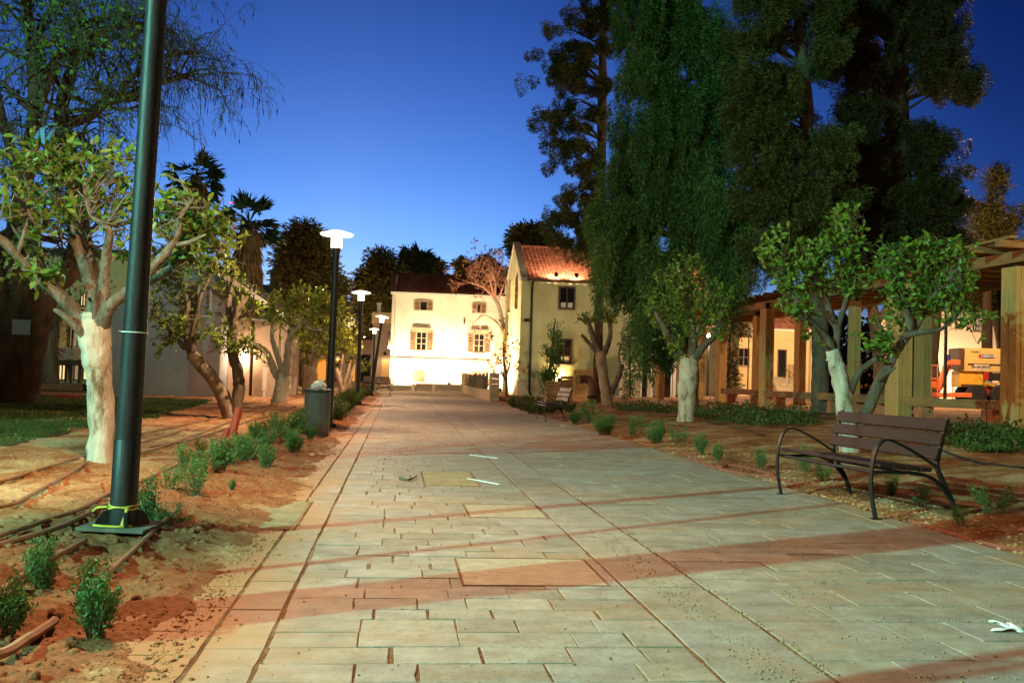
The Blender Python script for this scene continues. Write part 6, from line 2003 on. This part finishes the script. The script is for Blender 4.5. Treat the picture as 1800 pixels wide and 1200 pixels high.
bare('thin bare sapling standing in front of the floodlit gable', 56,
     [(890, 702, 0, .10), (890, 680, 0, .08), (889, 650, 0, .06)],
     [[(889, 655, 0, .06), (886, 635, 0, .05), (884, 615, 0, .03), (886, 595, 0, .015)], [(890, 660, 0, .05), (896, 640, 0, .04), (898, 615, 0, .02)], [(889, 670, 0, .05), (880, 650, 0, .03)]], 53, 'bark_grey', {2: 2, 1: 2}, .5, .5, leafm='leaf_dry', name='bare_sapling')

# ---------------------------------------------------------------- palms
def palm(label, Y, px, ytop, ybase, rpx, seed, skirt=None, tr=.26):
    rg = random.Random(seed); rng = np.random.default_rng(seed)
    at = Vector((A(px, 690, Y).x, Y, 0))
    root = thing('fan_palm', label, 'palm', at, 'fan palms beyond the grey house')
    top = A(px, ytop, Y)
    m = MB(); m.tube([at, at.lerp(top, .5) + Vector((.05, 0, 0)), top], [tr * 1.2, tr, tr * .9], 12, True, .1, seed); m.build('trunk', M['bark_dark'], root, True)
    R = rpx / FPX * Y
    st = MB(); P, D, Lh, Wd = [], [], [], []
    for k in range(34):
        el = math.asin(rg.uniform(-.55, .98)); az = rg.uniform(0, 6.283)
        d = Vector((math.cos(az) * math.cos(el), math.sin(az) * math.cos(el), math.sin(el)))
        pl = R * rg.uniform(.42, .6)
        e = top + d * pl + Vector((0, 0, -.08 * R * (1 - math.sin(el))))
        st.tube([top, top.lerp(e, .5) + Vector((0, 0, .05 * R)), e], [.03, .025, .02], 4, False)
        side = d.cross(Vector((0, 0, 1)))
        if side.length < .1: side = Vector((1, 0, 0))
        side.normalize()
        for j in range(17):
            a = (j / 16 - .5) * 2.5
            dd = d * math.cos(a) + side * math.sin(a) + Vector((0, 0, -.20 - .25 * abs(math.sin(a))))
            P.append(tuple(e)); D.append(tuple(dd)); Lh.append(R * .5 * rg.uniform(.8, 1.05)); Wd.append(R * .085)
    st.build('frond_stalks', M['leaf_palm'], root)
    leaves('fronds', M['leaf_palm'], root, P, D, np.array(Lh), np.array(Wd), rng, 'spray')
    if skirt:
        y0, y1, w0, w1 = skirt
        n = 900
        f = rng.random(n); az = rng.uniform(0, 6.283, n)
        zt, zb = A(px, y0, Y).z, A(px, y1, Y).z
        rr = (w0 + (w1 - w0) * f) / FPX * Y * .5
        P = np.stack([top.x + rr * np.cos(az), Y + rr * np.sin(az), zt + (zb - zt) * f + .3], 1)
        D = np.stack([.25 * np.cos(az) + rng.normal(size=n) * .1, .25 * np.sin(az), -np.ones(n)], 1)
        leaves('dead_frond_skirt', M['palm_skirt'], root, P, D, rng.uniform(.6, 1.4, n), .16, rng, 'spray')
        m = MB(); m.tube([(top.x, Y, zt), (top.x, Y, zb)], [w0 / FPX * Y * .42, w1 / FPX * Y * .42], 14, True, .2, seed); m.build('skirt_core', M['palm_skirt'], root, True)
    return root
palm('fan palm with a long brown skirt of dead fronds rising over the grey house', 58, 438, 392, 700, 66, 61, (408, 500, 26, 40))
palm('fan palm partly hidden by citrus leaves just right of the tall lamp post', 56, 343, 310, 700, 60, 62, (325, 380, 24, 40))
palm('fan palm silhouetted among the dark trees behind the white house', 112, 738, 468, 690, 46, 63)

# dark shaggy palm head inside the bare tree
# ---------------------------------------------------------------- shrubs along the path
def make_shrub(kind, seed):
    rg = random.Random(seed); rng = np.random.default_rng(seed)
    r = thing('shrub', '', 'shrub')
    st = MB(); P, D, T = [], [], []
    ns = {'dense': 22, 'loose': 11, 'tall': 12, 'hedge': 28}[kind]
    wd = {'dense': .34, 'loose': .55, 'tall': .24, 'hedge': .5}[kind]
    for k in range(ns):
        a = rg.uniform(0, 6.283); f = rg.random() ** .5
        hgt = rg.uniform(.45, 1.0) if kind != 'hedge' else rg.uniform(.5, 1) * (1 - .25 * f)
        tip = Vector((math.cos(a) * wd * f, math.sin(a) * wd * f, hgt))
        b = Vector((tip.x * .3, tip.y * .3, -.04)); mid = b.lerp(tip, .5) + Vector((rg.gauss(0, .05), rg.gauss(0, .05), .03))
        st.tube([b, mid, tip], [.010, .007, .003], 4, False)
        nl = int({'dense': 120, 'loose': 105, 'tall': 110, 'hedge': 60}[kind] * rg.uniform(.6, 1.2))
        lo = rg.uniform(.08, .4)
        for i in range(nl):
            u = rg.random() ** .8 * (1 - lo) + lo
            q = b.lerp(mid, u * 2) if u < .5 else mid.lerp(tip, u * 2 - 1)
            w = .030 + .03 * u
            P.append(tuple(q + Vector((rg.gauss(0, w), rg.gauss(0, w), rg.gauss(0, .02))))); D.append((rg.gauss(0, .6), rg.gauss(0, .6), rg.gauss(.8, .45)))
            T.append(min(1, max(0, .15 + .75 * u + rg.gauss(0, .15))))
    st.build('stems', M['twig_dark'], r)
    n = len(P)
    ls = {'dense': .070, 'loose': .068, 'tall': .062, 'hedge': .09}[kind]
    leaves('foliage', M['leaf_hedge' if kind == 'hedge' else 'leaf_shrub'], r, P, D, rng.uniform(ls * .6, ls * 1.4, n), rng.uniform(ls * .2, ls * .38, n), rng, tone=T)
    return r
PROTO = {}
def shrub(px, py, hpx, kind, label, group=None, lean=0, wide=1.0):
    p = G(px, py)
    t_ = p.x * PN.x + p.y * PN.y; s_ = p.x * PD.x + p.y * PD.y
    z = left_z(s_, t_, p) if t_ < -.8 else (right_z(s_, t_, p) if t_ > 4.2 else 0)
    H = hpx / FPX * p.y
    k = (kind, int(px) % 3)
    if k not in PROTO:
        o = PROTO[k] = make_shrub(kind, 70 + len(PROTO))
    else:
        o = copy_tree(PROTO[k])
    o.location = (p.x, p.y, z - .01); o.scale = (H * wide, H * wide, H); o.rotation_euler = (0, lean, (px * 7.3) % 6.28)
    tag(o, label, 'shrub', group)
    return o
shrub(165, 1122, 136, 'dense', 'dense low shrub nearest the path in the lower left soil', wide=1.0)
shrub(72, 1030, 102, 'dense', 'small shrub left of the lamp post plate, at the end of a hose', wide=.9)
shrub(2, 1118, 125, 'dense', 'shrub cut off by the left picture edge below the small one')
shrub(268, 925, 86, 'loose', 'loose shrub hugging the right side of the tall lamp post foot', wide=1.2)
shrub(310, 925, 60, 'loose', 'sprawling shrub leaning out from the lamp post foot towards the path', lean=.8, wide=1.3)
shrub(345, 870, 70, 'loose', 'loose shrub behind the sprawling one at the lamp post', wide=1.2)
shrub(322, 838, 52, 'tall', 'thin upright shrub behind the lamp post shrubs, nearest the white trunk')
shrub(408, 862, 22, 'dense', 'tiny shrub alone on the bare soil by the path')
shrub(385, 838, 62, 'dense', 'shrub at the foot of the leaning red pipe', wide=1.2)
shrub(352, 806, 40, 'tall', 'thin stalky shrub left of the red pipe')
shrub(468, 828, 44, 'dense', 'shrub by itself at the path edge nearer than the waste bin')
shrub(430, 812, 52, 'dense', 'taller shrub between the red pipe and the waste bin', wide=1.1)
shrub(516, 792, 46, 'dense', 'rounded shrub just left of the waste bin', wide=1.2)
shrub(490, 772, 48, 'tall', 'upright shrub behind the rounded one left of the bin', wide=1.4)
shrub(455, 776, 44, 'dense', 'leafy shrub left of the upright one, by the far hoses', wide=1.2)
for i, (px, py, h_, kd) in enumerate(((300, 862, 46, 'loose'), (365, 838, 40, 'loose'), (345, 828, 44, 'tall'), (402, 815, 44, 'loose'), (440, 796, 44, 'loose'), (472, 792, 42, 'tall'), (500, 778, 40, 'loose'), (520, 764, 40, 'dense'), (480, 762, 40, 'loose'), (535, 752, 36, 'loose'))):
    shrub(px, py, h_, kd, 'straggly shrub filling the strip between red pipe, lamp post and waste bin', 'straggly shrubs left of the path', wide=1.35)
shrub(545, 775, 30, 'dense', 'little shrub at the foot of the waste bin')
lab = 'bushy hedge shrub in the continuous row beside the far left path edge'
rg = random.Random(77)
for i in range(34):
    s_ = 18.2 + i * .98; t_ = -1.35 - rg.uniform(0, .35)
    p = ST(s_, t_)
    if ('hedge', i % 3) not in PROTO: o = PROTO[('hedge', i % 3)] = make_shrub('hedge', 99 + i)
    else: o = copy_tree(PROTO[('hedge', i % 3)])
    H = rg.uniform(.42, .62)
    o.location = (p.x, p.y, .0); o.scale = (H * 1.15, H * 1.15, H); o.rotation_euler.z = rg.uniform(0, 6)
    tag(o, lab, 'shrub', 'hedge shrubs along the left path edge')
shrub(1416, 832, 50, 'loose', 'feathery shrub seen through the near bench, under its left half', wide=1.0)
shrub(1450, 850, 36, 'loose', 'low sprawling shrub behind the rear leg of the near bench', wide=1.3)
shrub(1566, 872, 44, 'tall', 'upright shrub seen under the right half of the near bench', wide=1.2)
shrub(1612, 890, 40, 'loose', 'dark stalky shrub by the rear right leg of the near bench')
shrub(1745, 905, 62, 'loose', 'dark sparse shrub right of the near bench', wide=1.1)
shrub(1690, 925, 40, 'loose', 'low dark shrub between the near bench and the sparse one')
shrub(1336, 826, 36, 'tall', 'small upright shrub just left of the near bench', wide=1.2)
shrub(1262, 812, 36, 'tall', 'small shrub beside the looped red hose', wide=1.2)
shrub(1232, 802, 40, 'tall', 'upright shrub left of the red hose, by the kerb', wide=1.4)
shrub(1190, 782, 40, 'loose', 'dark wispy shrub in the shaded strip of the bed')
shrub(1153, 780, 46, 'dense', 'light green shrub at the kerb right of the pair of bushy ones', wide=1.1)
shrub(1108, 770, 42, 'loose', 'spreading dark shrub at the kerb, between light and bushy ones', wide=1.2)
shrub(1062, 764, 40, 'dense', 'bushy round shrub nearest the shaded bench side of the kerb', wide=1.4)
shrub(1035, 745, 44, 'loose', 'tall grassy shrub right behind the shaded bench legs', wide=1.1)
shrub(1010, 744, 26, 'dense', 'low shrub under the shaded bench', wide=1.3)
for i, (px, py) in enumerate(((905, 716), (920, 722), (935, 727), (950, 728), (968, 727), (925, 714), (945, 718), (985, 722), (1000, 726))):
    shrub(px, py, 24, 'hedge', 'dark low shrub in the row between stone pillar and shaded bench', 'low shrubs beyond the shaded bench', wide=1.4)
shrub(1000, 700, 30, 'tall', 'small plant growing in front of the low pallet')
shrub(903, 712, 20, 'tall', 'small plant right beside the stone pillar')
shrub(985, 683, 34, 'dense', 'spiky plant glowing at the corner of the white house') if False else None

# ground cover in the bed behind the bench
rng = np.random.default_rng(55)
def cover_patch(poly, n, h, seed, label):
    rg = random.Random(seed); P = []
    for px, py in poly_sample(poly, n, rg):
        q = G(px, py); q = q + Vector((rg.gauss(0, .12), rg.gauss(0, .12), 0))
        hh = h * (.12 + 1.6 * max(0, noise.noise(Vector((q.x * 1.6, q.y * 1.6, seed))) + .15))
        P.append((q.x, q.y, ground_z(q.x, q.y) + rg.uniform(.02, hh)))
    P = np.array(P); D = rng.normal(size=(len(P), 3)) * .7; D[:, 2] += .5
    leaves('ground_cover', M['leaf_hedge'], None, P, D, rng.uniform(.05, .10, len(P)), .045, rng, label=label, cat='ground cover', kind='stuff')
cover_patch([(1655, 750), (1800, 762), (1860, 770), (1860, 798), (1720, 795), (1660, 780)], 4200, .32, 1, 'green ground cover plants in the bed right of the near bench')
cover_patch([(1200, 722), (1290, 716), (1430, 730), (1430, 748), (1330, 752), (1215, 735)], 3600, .34, 2, 'green ground cover plants below the pergola posts')
cover_patch([(1080, 712), (1190, 716), (1190, 728), (1090, 724)], 1600, .3, 3, 'low ground cover at the foot of the glazed porch')

# stalks standing before the pergola
def stalk(label, px, py, top, seed):
    p = G(px, py); rg = random.Random(seed)
    m = MB(); t_ = A(top[0], top[1], p.y)
    m.tube([p, p.lerp(t_, .5) + Vector((.03, 0, 0)), t_], [.012, .010, .006], 5)
    for k in range(5):
        q = p.lerp(t_, rg.uniform(.3, .95)); m.tube([q, q + Vector((rg.uniform(-.2, .2), rg.uniform(-.1, .1), rg.uniform(.05, .25)))], [.006, .003], 4)
    m.build('dry_stalk', M['bark_grey'], None, at=p, label=label, cat='dry stalk')
stalk('thin dry stalk standing in front of the yellow boom lift', 1735, 752, (1727, 650), 1)
stalk('thin dry stalk crossing the wooden seat beam left of the boom lift body', 1722, 752, (1725, 690), 2)
stalk('thin dry stalk before the pergola below the open doorway', 1402, 742, (1405, 690), 3)

# tall bare palm trunk outside the left edge; its long shadow crosses the path
q = Vector((-3.35, 3.27, 0))
tk = thing('tall_palm', 'tall bare palm trunk standing beside the path near the viewpoint', 'palm', q)
m = MB(); m.tube([q + Vector((0, 0, -.1)), q + Vector((0, 0, .3)), q + Vector((.05, 0, 4)), q + Vector((.1, 0, 9.5)), q + Vector((.1, .1, 14))], [.30, .25, .23, .21, .19], 16, True, .1, 3); m.build('trunk', M['bark_grey'], tk, True)
rg = random.Random(6); P, D, Lh = [], [], []
for k in range(40):
    el_ = math.asin(rg.uniform(-.4, .98)); az = rg.uniform(0, 6.28); d = Vector((math.cos(az) * math.cos(el_), math.sin(az) * math.cos(el_), math.sin(el_)))
    e = q + Vector((.1, .1, 14)) + d * 1.0
    sd = d.cross(Vector((0, 0, 1))); sd = sd.normalized() if sd.length > .1 else Vector((1, 0, 0))
    for j in range(13):
        a = (j / 12 - .5) * 2.4; P.append(tuple(e)); D.append(tuple(d * math.cos(a) + sd * math.sin(a) + Vector((0, 0, -.3)))); Lh.append(.9)
leaves('fronds', M['leaf_palm'], tk, P, D, np.array(Lh), .1, np.random.default_rng(2), 'spray')

# far dark tree masses that close the view between and beyond the houses
def far_wood(name, x0, x1, y, hts, seed, label):
    rng = np.random.default_rng(seed)
    n = 26000
    x = rng.uniform(x0, x1, n)
    hh = hts * (.72 + .28 * np.array([noise.noise(Vector((v * .22, seed, 0))) + .5 * noise.noise(Vector((v * .7, seed, 4))) for v in x]))
    z = rng.random(n) ** .8 * hh
    P = np.stack([x, y + rng.uniform(-1.5, 1.5, n), z], 1)
    leaves(name, M['leaf_dark'], None, P, rng.normal(size=(n, 3)), rng.uniform(.4, .9, n), .32, rng, 'spray', label=label, cat='trees', kind='stuff')
far_wood('far_trees', 14, 75, 96, 10.5, 3, 'dark mass of far trees behind the yellow and peach houses')
far_wood('far_trees', -75, -14, 98, 7.0, 4, 'dark mass of far trees beyond the houses on the left')

# leafless young trees outside the left edge, their stems shade the slabs
def sapling(label, x, y, stems, seed):
    rg = random.Random(seed)
    q = Vector((x, y, 0)); r = thing('bare_sapling', label, 'sapling', q)
    m = MB()
    for (dx, dy, h, rad) in stems:
        p = spline([tuple(q + Vector((0, 0, -.1))), tuple(q + Vector((dx * .3, dy * .3, h * .35))), tuple(q + Vector((dx * .55, dy * .75, h * .7))), tuple(q + Vector((dx, dy, h)))], 5)
        m.tube(p, [rad * (1 - .6 * i / len(p)) for i in range(len(p))], 8, True, .1, seed)
    m.build('stems', M['bark_grey'], r, True)
sapling('leafless young tree with one thin stem beside the path near the viewpoint', -3.3, 4.05, [(-.3, .5, 4.8, .05)], 1)
sapling('leafless young tree with two stems nearest the viewpoint', -2.6, 1.75, [(.3, .2, 4.4, .06), (-.4, -.3, 4.9, .05)], 2)

conifer('reddish lit tree trunk standing behind the pergola right of the white fork', 46,
        [(1548, 700, .32), (1546, 640, .28), (1540, 580, .27), (1530, 520, .25), (1522, 450, .18)],
        [[(1470, 470), (1560, 440), (1580, 520), (1500, 530)]], 70, 81, 'leaf_dark', 'tree', 'mature_tree', depth=1.5, per=60, cl=(.2, .4), droop=.3, bm='bark_grey', sprayw=.07)
conifer('brown trunk standing before the peach building left of the lift', 50,
        [(1641, 700, .30), (1643, 660, .26), (1640, 620, .26), (1646, 560, .24), (1650, 470, .18)],
        [[(1610, 470), (1700, 460), (1700, 520), (1620, 530)]], 60, 82, 'leaf_olive', 'tree', 'mature_tree', depth=1.5, per=60, cl=(.2, .4), droop=.3, bm='bark_grey', sprayw=.07)
conifer('slanting brown trunk before the peach building behind the near pergola post', 52,
        [(1768, 700, .26), (1762, 620, .24), (1752, 560, .22), (1745, 500, .2), (1742, 440, .15)],
        [[(1700, 470), (1770, 440), (1790, 520), (1710, 540)]], 60, 83, 'leaf_olive', 'tree', 'mature_tree', depth=1.5, per=60, cl=(.2, .4), droop=.3, bm='bark_grey', sprayw=.07)
